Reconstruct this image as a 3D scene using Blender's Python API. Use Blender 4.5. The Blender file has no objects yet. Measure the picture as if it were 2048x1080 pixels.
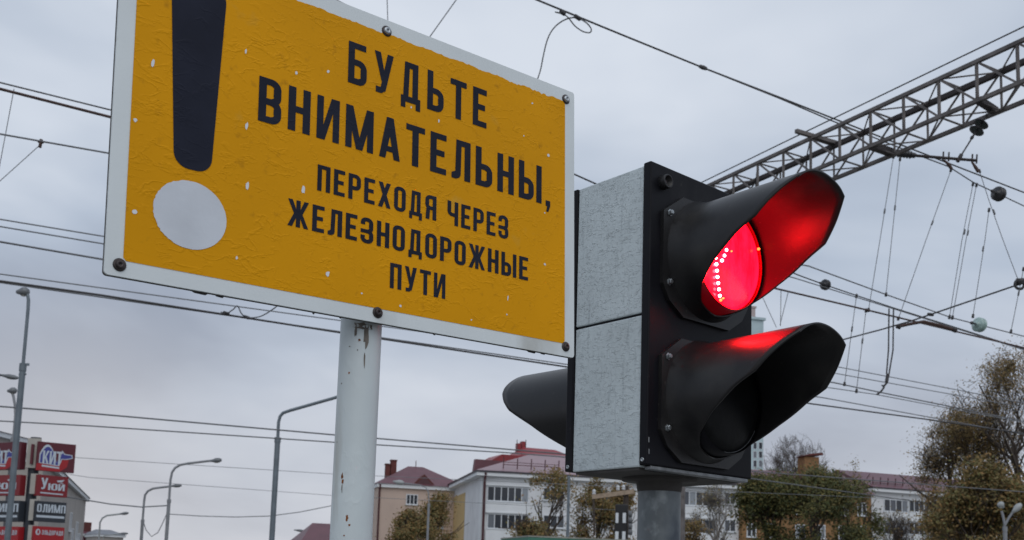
import bpy, bmesh, math, random
from mathutils import Vector as V, Matrix, geometry, noise
R_ = math.radians
sc = bpy.context.scene
COL = sc.collection

# ------------------------------------------------------------------ camera
EYE = V((0, 0, 1.6))
FPX, PPY, PHI, RHO = 2086.9, 898.5, .123, -.031      # focal length and axis row in 2048-wide pixels, pitch, roll
fw = V((0, math.cos(PHI), math.sin(PHI)))
u0 = V((0, -math.sin(PHI), math.cos(PHI)))
r0 = V((1, 0, 0))
rt_c = math.cos(RHO) * r0 - math.sin(RHO) * u0
up_c = math.sin(RHO) * r0 + math.cos(RHO) * u0
cd = bpy.data.cameras.new('camera')
cam = bpy.data.objects.new('camera', cd)
COL.objects.link(cam)
cam.matrix_world = Matrix(((rt_c.x, up_c.x, -fw.x, EYE.x), (rt_c.y, up_c.y, -fw.y, EYE.y), (rt_c.z, up_c.z, -fw.z, EYE.z), (0, 0, 0, 1)))
cd.sensor_width = 36
cd.lens = FPX / 2048 * 36
cd.shift_y = (PPY - 540) / 2048
cd.clip_start = .05
cd.clip_end = 6000
cd.dof.use_dof = True
cd.dof.focus_distance = 2.15
cd.dof.aperture_fstop = cd.lens / 3.2
sc.camera = cam

# ------------------------------------------------------------------ world, sun, exposure
SUN_AZ, SUN_EL = R_(168), R_(46)                     # veiled sun high behind the camera
GAP_AZ, GAP_EL = R_(-23), R_(6)                      # thin bright gap in the cloud low at left
w = bpy.data.worlds.new('World')
sc.world = w
w.use_nodes = True
nt = w.node_tree
nt.nodes.clear()
def nn(t, tree=None, **kw):
    n = (tree or nt).nodes.new(t)
    for k, v in kw.items():
        setattr(n, k, v)
    return n
L = nt.links.new
out = nn('ShaderNodeOutputWorld')
bg = nn('ShaderNodeBackground')
bg.inputs[1].default_value = .1
L(bg.outputs[0], out.inputs[0])
sky = nn('ShaderNodeTexSky', sky_type='NISHITA', sun_disc=False)
sky.sun_elevation = SUN_EL
sky.sun_rotation = SUN_AZ
tc = nn('ShaderNodeTexCoord')
sep = nn('ShaderNodeSeparateXYZ')
L(tc.outputs['Generated'], sep.inputs[0])
def math_(op, a, b=None, clamp=False):
    n = nn('ShaderNodeMath', operation=op, use_clamp=clamp)
    for i, x in enumerate((a, b)):
        if x is None:
            continue
        if isinstance(x, (int, float)):
            n.inputs[i].default_value = x
        else:
            L(x, n.inputs[i])
    return n.outputs[0]
zc = math_('MAXIMUM', sep.outputs[2], 0)
zd = math_('ADD', zc, .22)
cx = math_('DIVIDE', sep.outputs[0], zd)
cy = math_('DIVIDE', sep.outputs[1], zd)
cmb = nn('ShaderNodeCombineXYZ')
L(math_('ADD', cx, -2.65), cmb.inputs[0]); L(math_('ADD', cy, 0.0), cmb.inputs[1])
cmb.inputs[2].default_value = 1.835
n1 = nn('ShaderNodeTexNoise')
n1.inputs['Scale'].default_value = .7
n1.inputs['Detail'].default_value = 5
n1.inputs['Roughness'].default_value = .5
n1.inputs['Distortion'].default_value = .35
L(cmb.outputs[0], n1.inputs['Vector'])
ramp = nn('ShaderNodeValToRGB')
L(n1.outputs[0], ramp.inputs[0])
e = ramp.color_ramp.elements
e[0].position = .36; e[0].color = (.27, .325, .43, 1)
e[1].position = .64; e[1].color = (.63, .69, .795, 1)
m_ = e.new(.5); m_.color = (.43, .50, .62, 1)
# paler, warmer air low down
hz = math_('SUBTRACT', 1, math_('MULTIPLY', zc, 3.6), True)
hz = math_('MULTIPLY', hz, .75)
mixh = nn('ShaderNodeMix', data_type='RGBA')
L(hz, mixh.inputs[0]); L(ramp.outputs[0], mixh.inputs[6])
mixh.inputs[7].default_value = (.545, .55, .60, 1)
# thinner cloud low at left
sd = V((math.sin(SUN_AZ) * math.cos(SUN_EL), math.cos(SUN_AZ) * math.cos(SUN_EL), math.sin(SUN_EL)))
dot = nn('ShaderNodeVectorMath', operation='DOT_PRODUCT')
L(tc.outputs['Generated'], dot.inputs[0]); dot.inputs[1].default_value = V((math.sin(GAP_AZ) * math.cos(GAP_EL), math.cos(GAP_AZ) * math.cos(GAP_EL), math.sin(GAP_EL)))
gl = math_('POWER', math_('MAXIMUM', dot.outputs['Value'], 0), 150)
gl = math_('MULTIPLY', gl, .2)
mixg = nn('ShaderNodeMix', data_type='RGBA')
L(gl, mixg.inputs[0]); L(mixh.outputs[2], mixg.inputs[6])
mixg.inputs[7].default_value = (.74, .68, .645, 1)
sc10 = nn('ShaderNodeMix', data_type='RGBA', blend_type='MULTIPLY')
sc10.inputs[0].default_value = 1
L(mixg.outputs[2], sc10.inputs[6]); sc10.inputs[7].default_value = (10.85, 10.7, 10.4, 1)
mixs = nn('ShaderNodeMix', data_type='RGBA')        # cloud deck over the clear sky
mixs.inputs[0].default_value = .98
L(sky.outputs[0], mixs.inputs[6]); L(sc10.outputs[2], mixs.inputs[7])
L(mixs.outputs[2], bg.inputs[0])

sl = bpy.data.lights.new('sun', 'SUN')
sl.energy = .75
sl.angle = R_(60)
sl.color = (1, .95, .89)
so = bpy.data.objects.new('sun', sl)
COL.objects.link(so)
so.rotation_euler = (-sd).to_track_quat('-Z', 'Y').to_euler()
so.location = sd * 50
sc.view_settings.view_transform = 'Standard'
sc.view_settings.look = 'None'
sc.view_settings.exposure = 0
sc.view_settings.gamma = 1
sc.render.engine = 'CYCLES'
sc.cycles.use_denoising = True
try:
    sc.cycles.denoiser = 'OPENIMAGEDENOISE'
except Exception:
    pass
sc.cycles.max_bounces = 6
sc.cycles.sample_clamp_indirect = 6

# ------------------------------------------------------------------ helpers
def ray(x, y):
    return fw + rt_c * ((x - 1024) / FPX) - up_c * ((y - PPY) / FPX)
def atY(x, y, Y):
    d = ray(x, y)
    return EYE + d * (Y / d.y)
def atH(x, y, h):
    d = ray(x, y)
    return EYE + d * (h / d.z)
def pxm(Y):
    return Y / FPX                                    # metres per (2048-wide) pixel at distance Y

MAT = {}
def mat(name, col, rough=.6, metal=0., var=None, bump=None, spec=.5, streak=None, emit=None, rnd=None, coat=0):
    """procedural Principled material. var=(scale, amount), bump=(scale, strength), streak=(colour, scale, lo, hi, stretch xyz)"""
    m = bpy.data.materials.new(name)
    m.use_nodes = True
    t = m.node_tree
    b = t.nodes['Principled BSDF']
    b.inputs['Base Color'].default_value = (*col, 1)
    b.inputs['Roughness'].default_value = rough
    b.inputs['Metallic'].default_value = metal
    b.inputs['Specular IOR Level'].default_value = spec
    b.inputs['Coat Weight'].default_value = coat
    tcn = t.nodes.new('ShaderNodeTexCoord')
    src = None
    def noise(scale, stretch=(1, 1, 1), detail=5, dist=0.):
        mp = t.nodes.new('ShaderNodeMapping')
        mp.inputs['Scale'].default_value = stretch
        t.links.new(tcn.outputs['Object'], mp.inputs[0])
        n = t.nodes.new('ShaderNodeTexNoise')
        n.inputs['Scale'].default_value = scale
        n.inputs['Detail'].default_value = detail
        n.inputs['Distortion'].default_value = dist
        t.links.new(mp.outputs[0], n.inputs['Vector'])
        return n.outputs[0]
    def mix(fac, a, bcol):
        mx = t.nodes.new('ShaderNodeMix'); mx.data_type = 'RGBA'
        t.links.new(fac, mx.inputs[0])
        for i, x in ((6, a), (7, bcol)):
            if isinstance(x, tuple):
                mx.inputs[i].default_value = (*x, 1)
            else:
                t.links.new(x, mx.inputs[i])
        return mx.outputs[2]
    def rmp(x, lo, hi):
        r = t.nodes.new('ShaderNodeMapRange')
        r.inputs[1].default_value = lo; r.inputs[2].default_value = hi
        t.links.new(x, r.inputs[0])
        return r.outputs[0]
    cur = tuple(col)
    if var:
        f = rmp(noise(var[0]), .3, .7)
        a = tuple(c * (1 - var[1]) for c in col)
        c2 = tuple(min(1, c * (1 + var[1])) for c in col)
        cur = mix(f, a, c2)
    if rnd:                                           # every piece of the mesh its own tint
        g = t.nodes.new('ShaderNodeNewGeometry')
        r = t.nodes.new('ShaderNodeValToRGB')
        t.links.new(g.outputs['Random Per Island'], r.inputs[0])
        el = r.color_ramp.elements
        while len(el) > 1:
            el.remove(el[-1])
        for i, c in enumerate(rnd):
            x = el[0] if i == 0 else el.new(i / (len(rnd) - 1))
            x.position = i / (len(rnd) - 1)
            x.color = (*c, 1)
        cur = r.outputs[0]
    for s in (streak or []):
        f = rmp(noise(s[1], s[4], 6), s[2], s[3])
        cur = mix(f, cur, s[0])
    if not isinstance(cur, tuple):
        t.links.new(cur, b.inputs['Base Color'])
    if bump:
        hgt = None
        for bb in bump:                               # (scale, stretch, mode, strength, distance)
            x = noise(bb[0], bb[1], 4, .4)
            if bb[2] == 'ridge':                      # thin raised creases where the noise crosses its middle
                a1 = t.nodes.new('ShaderNodeMath'); a1.operation = 'SUBTRACT'; t.links.new(x, a1.inputs[0]); a1.inputs[1].default_value = .5
                a2 = t.nodes.new('ShaderNodeMath'); a2.operation = 'ABSOLUTE'; t.links.new(a1.outputs[0], a2.inputs[0])
                x = rmp(a2.outputs[0], .035, 0)
                msk = rmp(noise(bb[0] * (bb[5] if len(bb) > 5 else .6), (1, 1, 1), 2), .43 if len(bb) > 5 else .47, .58)
                m2 = t.nodes.new('ShaderNodeMath'); m2.operation = 'MULTIPLY'; t.links.new(x, m2.inputs[0]); t.links.new(msk, m2.inputs[1])
                x = m2.outputs[0]
            bn = t.nodes.new('ShaderNodeBump')
            bn.inputs['Strength'].default_value = bb[3]
            bn.inputs['Distance'].default_value = bb[4]
            t.links.new(x, bn.inputs['Height'])
            if hgt:
                t.links.new(hgt, bn.inputs['Normal'])
            hgt = bn.outputs[0]
        t.links.new(hgt, b.inputs['Normal'])
    if emit:
        b.inputs['Emission Color'].default_value = (*emit[0], 1)
        b.inputs['Emission Strength'].default_value = emit[1]
    MAT[name] = m
    return m

class MB:
    """collects shapes; build() links them as one mesh object"""
    def __init__(s):
        s.v = []; s.f = []; s.smooth = []
    def add(s, vs, fs, smooth=False):
        o = len(s.v)
        s.v += [V(x) for x in vs]
        s.f += [tuple(o + i for i in f) for f in fs]
        s.smooth += [smooth] * len(fs)
        return s
    def box(s, p0, p1, M=None):
        x0, y0, z0 = p0; x1, y1, z1 = p1
        vs = [V(q) for q in ((x0, y0, z0), (x1, y0, z0), (x1, y1, z0), (x0, y1, z0), (x0, y0, z1), (x1, y0, z1), (x1, y1, z1), (x0, y1, z1))]
        if M:
            vs = [M @ q for q in vs]
        return s.add(vs, [(0, 3, 2, 1), (4, 5, 6, 7), (0, 1, 5, 4), (1, 2, 6, 5), (2, 3, 7, 6), (3, 0, 4, 7)])
    def bbox(s, p0, p1, bev, seg=2):
        """bevelled box"""
        bm = bmesh.new()
        bmesh.ops.create_cube(bm, size=1)
        for q in bm.verts:
            q.co = V([(p0[i] + p1[i]) / 2 + q.co[i] * (p1[i] - p0[i]) for i in range(3)])
        bmesh.ops.bevel(bm, geom=bm.edges[:], offset=bev, segments=seg, affect='EDGES', profile=.5)
        bm.verts.index_update()
        s.add([q.co.copy() for q in bm.verts], [[q.index for q in f.verts] for f in bm.faces])
        bm.free()
        return s
    def tube(s, pts, rad, n=8, caps=True, smooth=True):
        pts = [V(p) for p in pts]
        if not isinstance(rad, (list, tuple)):
            rad = [rad] * len(pts)
        vs = []; fs = []
        prev = None
        for i, p in enumerate(pts):
            t = (pts[min(i + 1, len(pts) - 1)] - pts[max(i - 1, 0)]).normalized()
            if prev is None:
                a = t.orthogonal().normalized()
            else:
                a = (prev - t * prev.dot(t))
                a = a.normalized() if a.length > 1e-6 else t.orthogonal().normalized()
            prev = a
            b = t.cross(a)
            for k in range(n):
                an = 2 * math.pi * k / n
                vs.append(p + (a * math.cos(an) + b * math.sin(an)) * rad[i])
        for i in range(len(pts) - 1):
            for k in range(n):
                fs.append((i * n + k, i * n + (k + 1) % n, (i + 1) * n + (k + 1) % n, (i + 1) * n + k))
        s.add(vs, fs, smooth)
        if caps:
            o = len(pts) - 1
            s.add(vs[:n], [tuple(range(n))[::-1]])
            s.add(vs[o * n:], [tuple(range(n))])
        return s
    def bar(s, a, b, t):
        """square bar"""
        a = V(a); b = V(b)
        d = (b - a).normalized()
        x = d.cross(V((0, 0, 1)))
        x = x.normalized() if x.length > 1e-4 else V((1, 0, 0))
        y = d.cross(x).normalized()
        vs = []
        for p in (a, b):
            for i, j in ((-1, -1), (1, -1), (1, 1), (-1, 1)):
                vs.append(p + x * (i * t / 2) + y * (j * t / 2))
        return s.add(vs, [(0, 1, 5, 4), (1, 2, 6, 5), (2, 3, 7, 6), (3, 0, 4, 7), (3, 2, 1, 0), (4, 5, 6, 7)])
    def lathe(s, o, axis, prof, n=16, smooth=True):
        """prof = [(radius, distance along axis)]"""
        o = V(o); ax = V(axis).normalized()
        a = ax.orthogonal().normalized(); b = ax.cross(a)
        vs = []
        for r, h in prof:
            for k in range(n):
                an = 2 * math.pi * k / n
                vs.append(o + ax * h + (a * math.cos(an) + b * math.sin(an)) * max(r, 1e-5))
        fs = []
        for i in range(len(prof) - 1):
            for k in range(n):
                fs.append((i * n + k, i * n + (k + 1) % n, (i + 1) * n + (k + 1) % n, (i + 1) * n + k))
        return s.add(vs, fs, smooth)
    def prism(s, poly, off):
        """polygon (list of points) extruded by vector off"""
        poly = [V(p) for p in poly]; off = V(off); n = len(poly)
        vs = poly + [p + off for p in poly]
        return s.add(vs, [tuple(range(n))[::-1], tuple(range(n, 2 * n))] + [(i, (i + 1) % n, n + (i + 1) % n, n + i) for i in range(n)])
    def mesh(s, name, Minv=None):
        me = bpy.data.meshes.new(name)
        vs = [Minv @ q for q in s.v] if Minv else s.v
        me.from_pydata([tuple(q) for q in vs], [], s.f)
        me.polygons.foreach_set('use_smooth', s.smooth)
        me.update()
        return me
    def build(s, name, m, parent=None, local=False):
        Mi = None
        if parent is not None and not local:
            Mi = ROOTM[parent.name].inverted()
        me = s.mesh(name, Mi)
        me.materials.append(MAT[m])
        o = bpy.data.objects.new(name, me)
        COL.objects.link(o)
        if parent is not None:
            o.parent = parent
            ROOTM[o.name] = ROOTM[parent.name]
        else:
            ROOTM[o.name] = Matrix()
        return o
ROOTM = {}
def tag(o, label, cat, group=None, kind=None):
    if label:
        o['label'] = label
    if cat:
        o['category'] = cat
    if group:
        o['group'] = group
    if kind:
        o['kind'] = kind
    return o
def thing(name, label, cat, M, group=None):
    o = bpy.data.objects.new(name, None)
    o.empty_display_size = .2
    COL.objects.link(o)
    if not isinstance(M, Matrix):
        M = Matrix.Translation(V(M))
    o.matrix_world = M
    ROOTM[o.name] = M.copy()
    return tag(o, label, cat, group)
def inst(me, name, parent, loc):
    """one more object on shared mesh data, at loc in the parent's space"""
    o = bpy.data.objects.new(name, me)
    COL.objects.link(o)
    o.parent = parent
    o.location = loc
    ROOTM[o.name] = ROOTM[parent.name] @ Matrix.Translation(V(loc))
    return o
def frame(o, x, y, z):
    x = V(x).normalized(); y = V(y).normalized(); z = V(z).normalized()
    return Matrix(((x.x, y.x, z.x, o[0]), (x.y, y.y, z.y, o[1]), (x.z, y.z, z.z, o[2]), (0, 0, 0, 1)))

# ------------------------------------------------------------------ materials
mat('ground', (.20, .195, .18), .95, var=(.6, .35), bump=[(14, (1, 1, 1), 'n', .6, .05)])
mat('asphalt', (.05, .05, .052), .9, var=(2, .2), bump=[(60, (1, 1, 1), 'n', .4, .01)])
mat('white_paint', (.73, .785, .80), .42, var=(5, .05), streak=[((.42, .42, .38), 4, .62, .80, (1, .25, 1)), ((.5, .49, .45), 30, .68, .8, (1, 1, 1))], bump=[(90, (1, 1, 1), 'n', .08, .002)])
mat('sign_edge', (.09, .085, .08), .7, var=(40, .5))
mat('yellow_film', (.75, .335, .002), .6, spec=.12, var=(3.2, .07), streak=[((.60, .36, .06), 9, .66, .82, (1, 1, 1)), ((.5, .22, .004), 45, .62, .8, (1, 1, 1))],
    bump=[(20, (.8, 1.6, 1), 'ridge', .3, .0028), (46, (.7, 1.4, 1), 'ridge', .3, .0016), (7, (1, 1, 1), 'n', .15, .006), (320, (1, 1, 1), 'n', .05, .0006)])
mat('navy_film', (.018, .021, .036), .6, spec=.12, var=(12, .2), bump=[(22, (.8, 1.5, 1), 'ridge', .3, .002), (9, (1, 1, 1), 'n', .12, .005)])
mat('bare_white', (.64, .68, .74), .5, var=(14, .07), streak=[((.46, .44, .45), 11, .62, .8, (1, 1, 1))], bump=[(40, (1, 1, 1), 'n', .25, .002)])
mat('fleck', (.74, .77, .80), .5)
mat('post_paint', (.61, .675, .69), .45, var=(6, .07),
    streak=[((.36, .33, .27), 5, .54, .80, (4, .35, 4)), ((.33, .13, .03), 16, .735, .76, (1, .5, 1)), ((.07, .05, .04), 34, .74, .76, (1, .7, 1))],
    bump=[(16, (1, .5, 1), 'ridge', .15, .002), (8, (1, .4, 1), 'n', .08, .005), (170, (1, 1, 1), 'n', .06, .001)])
mat('soot', (.17, .15, .13), .9, var=(30, .5))
mat('rust', (.22, .075, .02), .85, var=(60, .5))
mat('bolt_dark', (.06, .05, .05), .45, .7, var=(90, .4))
mat('bolt_steel', (.42, .45, .47), .32, .85)
mat('cracked_paint', (.60, .67, .69), .55, spec=.3, var=(9, .08), streak=[((.40, .45, .47), 17, .58, .8, (5, 5, .6))],
    bump=[(50, (.45, .45, 1.9), 'ridge', .6, .0026, 1.1), (105, (.5, .5, 1.9), 'ridge', .55, .0014, 1.0), (75, (2.4, 2.4, .3), 'n', .3, .0014), (240, (1, 1, 1), 'n', .15, .0006)])
mat('black_lid', (.007, .007, .010), .5, var=(8, .15), spec=.16, streak=[((.022, .022, .024), 6, .55, .8, (1, 1, .5)), ((.05, .05, .05), 60, .70, .8, (1, 1, 1))], bump=[(7, (1, 1, 1), 'n', .04, .004), (300, (1, 1, 1), 'n', .05, .0008)])
mat('black_hood', (.017, .0165, .0175), .36, var=(10, .12), spec=.34, streak=[((.045, .043, .040), 7, .52, .8, (1, 1, 1)), ((.075, .072, .068), 55, .69, .8, (1, 1, 1))], bump=[(220, (1, 1, 1), 'n', .07, .0008)])
mat('underside', (.05, .045, .042), .7, var=(14, .4))
mat('galv', (.19, .215, .23), .5, .3, var=(9, .35), streak=[((.07, .085, .105), 11, .46, .68, (1, 1, .7)), ((.30, .33, .34), 23, .6, .75, (1, 1, .8))], bump=[(30, (1, 1, .6), 'n', .1, .002)])
mat('lip_metal', (.22, .23, .24), .45, .5, var=(30, .4))
mat('red_lens', (.45, .0, .02), .25, var=(25, .25), emit=((1, .004, .036), 9), bump=[(70, (1, 1, 1), 'n', .2, .002)])
mat('red_rim', (.22, .0, .006), .35, emit=((1, .002, .02), .05))
mat('led', (.9, .3, .2), .3, emit=((1, .009, .012), 650))
mat('led_faint', (.9, .3, .1), .3, emit=((1, .10, .02), 6))
mat('dark_lens', (.006, .0065, .007), .4, spec=.12, var=(30, .3), bump=[(60, (1, 1, 1), 'n', .2, .002)])
mat('wire_dark', (.055, .052, .054), .6)
mat('wire_grey', (.15, .155, .165), .6)
mat('wire_pale', (.20, .21, .225), .6)
mat('steel_truss', (.15, .135, .13), .7, .2, var=(6, .35))
mat('truss_dark', (.04, .032, .032), .75, var=(6, .3))
mat('insulator_dark', (.03, .03, .034), .25)
mat('insulator_white', (.62, .64, .66), .3)
mat('glass_green', (.35, .48, .45), .08, var=(20, .2), coat=.5)
mat('rust_bar', (.075, .042, .035), .75, var=(10, .3))
mat('lamp_steel', (.16, .19, .215), .5, .3, var=(3, .15))
mat('lamp_concrete', (.25, .26, .275), .8, var=(3, .1))
mat('lamp_pale', (.36, .38, .38), .5, .1)
mat('lamp_head', (.18, .19, .2), .5, .3)
mat('lamp_glass', (.6, .58, .52), .25)
mat('wall_white', (.70, .715, .73), .85, var=(.5, .08), streak=[((.36, .35, .34), 1.2, .6, .8, (1, 1, .25))])
mat('wall_peach', (.55, .43, .36), .9, var=(.5, .06))
mat('wall_ochre', (.55, .40, .19), .9, var=(.6, .06))
mat('wall_brick', (.27, .15, .065), .9, var=(1.2, .18))
mat('wall_tan', (.40, .37, .34), .9, var=(.6, .1))
mat('trim_white', (.74, .765, .78), .7, var=(.8, .05))
mat('frame_white', (.68, .71, .74), .5)
mat('roof_maroon', (.135, .048, .060), .45, var=(1, .12))
mat('roof_pink', (.28, .17, .19), .4, var=(.6, .1))
mat('roof_red', (.26, .028, .034), .45, var=(.8, .12))
mat('roof_grey', (.20, .21, .235), .6, var=(.8, .12))
mat('chimney', (.12, .035, .03), .85, var=(2, .25))
mat('chimney_brick', (.25, .135, .06), .9, var=(3, .25))
mat('pipe_maroon', (.085, .03, .035), .5)
mat('gutter_dark', (.05, .045, .055), .5)
mat('tower_pink', (.45, .37, .36), .9, var=(.3, .1))
mat('tower_blue', (.44, .55, .58), .85, var=(.3, .08))
mat('green_shed', (.055, .19, .135), .6, var=(1.2, .25), streak=[((.16, .13, .09), 3, .6, .8, (1, 1, .4))])
mat('shed_rim', (.30, .30, .26), .8, var=(2, .3))
mat('wood', (.34, .26, .19), .85, var=(9, .25))
mat('black_board', (.012, .012, .014), .6)
mat('board_white', (.72, .75, .78), .6)
mat('pylon_maroon', (.105, .012, .022), .45)
mat('pylon_red', (.36, .012, .018), .45)
mat('pylon_darkred', (.22, .014, .02), .45)
mat('pylon_blue', (.05, .055, .27), .45)
mat('pylon_pale', (.52, .58, .64), .5)
mat('pylon_black', (.028, .034, .044), .5)
mat('pylon_side', (.42, .40, .36), .7, var=(2, .1))
mat('bark', (.075, .058, .047), .9, var=(6, .3))
mat('bark_pale', (.22, .20, .18), .9, var=(5, .45))
mat('leaf_brown', (.1, .08, .03), .8, rnd=[(.11, .09, .035), (.24, .15, .06), (.17, .135, .042), (.29, .17, .065), (.12, .11, .038)])
mat('leaf_green', (.1, .08, .03), .8, rnd=[(.05, .07, .026), (.08, .095, .03), (.14, .125, .032), (.07, .085, .03), (.19, .14, .035), (.04, .055, .024)])
mat('leaf_olive', (.1, .08, .03), .8, rnd=[(.13, .13, .04), (.22, .15, .05), (.27, .155, .055), (.11, .12, .045), (.19, .125, .046)])
mat('leaf_sparse', (.1, .08, .03), .8, rnd=[(0.240, 0.224, 0.096), (0.192, 0.160, 0.080), (0.272, 0.192, 0.096)])
def lens_mat():
    """red lens: uneven glow behind a moulded, dusty face"""
    m = MAT['red_lens']; t = m.node_tree; b = t.nodes['Principled BSDF']
    tcn = t.nodes.new('ShaderNodeTexCoord')
    mp = t.nodes.new('ShaderNodeMapping'); mp.inputs['Scale'].default_value = (1.6, 1, .55)
    t.links.new(tcn.outputs['Object'], mp.inputs[0])
    n = t.nodes.new('ShaderNodeTexNoise'); n.inputs['Scale'].default_value = 17; n.inputs['Detail'].default_value = 7; n.inputs['Roughness'].default_value = .68
    t.links.new(mp.outputs[0], n.inputs['Vector'])
    r = t.nodes.new('ShaderNodeValToRGB')
    r.color_ramp.elements[0].position = .30; r.color_ramp.elements[0].color = (.14, .0001, .0016, 1)
    r.color_ramp.elements[1].position = .66; r.color_ramp.elements[1].color = (1.0, .0019, .0105, 1)
    t.links.new(n.outputs[0], r.inputs[0])
    t.links.new(r.outputs[0], b.inputs['Emission Color'])
lens_mat()
def glass_mat():
    m = bpy.data.materials.new('window_glass')
    m.use_nodes = True
    t = m.node_tree
    b = t.nodes['Principled BSDF']
    oi = t.nodes.new('ShaderNodeObjectInfo')
    r = t.nodes.new('ShaderNodeValToRGB')
    t.links.new(oi.outputs['Random'], r.inputs[0])
    el = r.color_ramp.elements
    el[0].color = (.018, .022, .03, 1)
    el[1].color = (.30, .33, .36, 1)
    k = el.new(.6); k.color = (.045, .05, .06, 1)
    k = el.new(.85); k.color = (.11, .12, .14, 1)
    t.links.new(r.outputs[0], b.inputs['Base Color'])
    b.inputs['Roughness'].default_value = .12
    MAT['glass'] = m
glass_mat()

# ------------------------------------------------------------------ ground
g = MB().add([(-1500, -300, 0), (1500, -300, 0), (1500, 3000, 0), (-1500, 3000, 0)], [(0, 1, 2, 3)]).build('ground', 'ground')
tag(g, 'bare grey ground of the railway crossing', None, kind='structure')
rd = MB()
a0, a1 = atY(260, 1200, 14), None
for (x0, y0, x1, y1) in ((-16, 5, -8.5, 5),):
    rd.add([(x0, 3, .004), (x1, 3, .004), (-42, 150, .004), (-52, 150, .004)], [(0, 1, 2, 3)])
rd = rd.build('road', 'asphalt')
tag(rd, 'asphalt street running away past the lamp posts', None, kind='structure')

# ------------------------------------------------------------------ lettering: glyphs as unions of bars and arcs
def rect(x0, y0, x1, y1):
    return [(x0, y0), (x1, y0), (x1, y1), (x0, y1)]
def arc(cx, cy, r1, r2, a0, a1, n=7):
    ps = []
    for i in range(n):
        a = R_(a0 + (a1 - a0) * i / n); b = R_(a0 + (a1 - a0) * (i + 1) / n)
        ps.append([(cx + r1 * math.cos(a), cy + r1 * math.sin(a)), (cx + r2 * math.cos(a), cy + r2 * math.sin(a)), (cx + r2 * math.cos(b), cy + r2 * math.sin(b)), (cx + r1 * math.cos(b), cy + r1 * math.sin(b))])
    return ps
T, H = .165, .145                                     # stem and bar thickness for cap height 1
def bowl(x0, y0, x1, y1, round_='', skip='', r=.21):
    """stroke rectangle; corners named tl tr bl br are rounded; sides l r t b may be skipped"""
    ps = []
    rr = {c: (r if c in round_.split() else 0) for c in ('tl', 'tr', 'bl', 'br')}
    if 'b' not in skip: ps.append(rect(x0 + rr['bl'], y0, x1 - rr['br'], y0 + H))
    if 't' not in skip: ps.append(rect(x0 + rr['tl'], y1 - H, x1 - rr['tr'], y1))
    if 'l' not in skip: ps.append(rect(x0, y0 + rr['bl'], x0 + T, y1 - rr['tl']))
    if 'r' not in skip: ps.append(rect(x1 - T, y0 + rr['br'], x1, y1 - rr['tr']))
    for c, cx_, cy_, a in (('br', x1 - r, y0 + r, -90), ('tr', x1 - r, y1 - r, 0), ('tl', x0 + r, y1 - r, 90), ('bl', x0 + r, y0 + r, 180)):
        if rr[c]:
            ps += arc(cx_, cy_, r - (T + H) / 2, r, a, a + 90)
    return ps
def dg(xb, xt, y0=0, y1=1, w=T):
    return [(xb, y0), (xb + w, y0), (xt + w, y1), (xt, y1)]
W_ = .49
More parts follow.
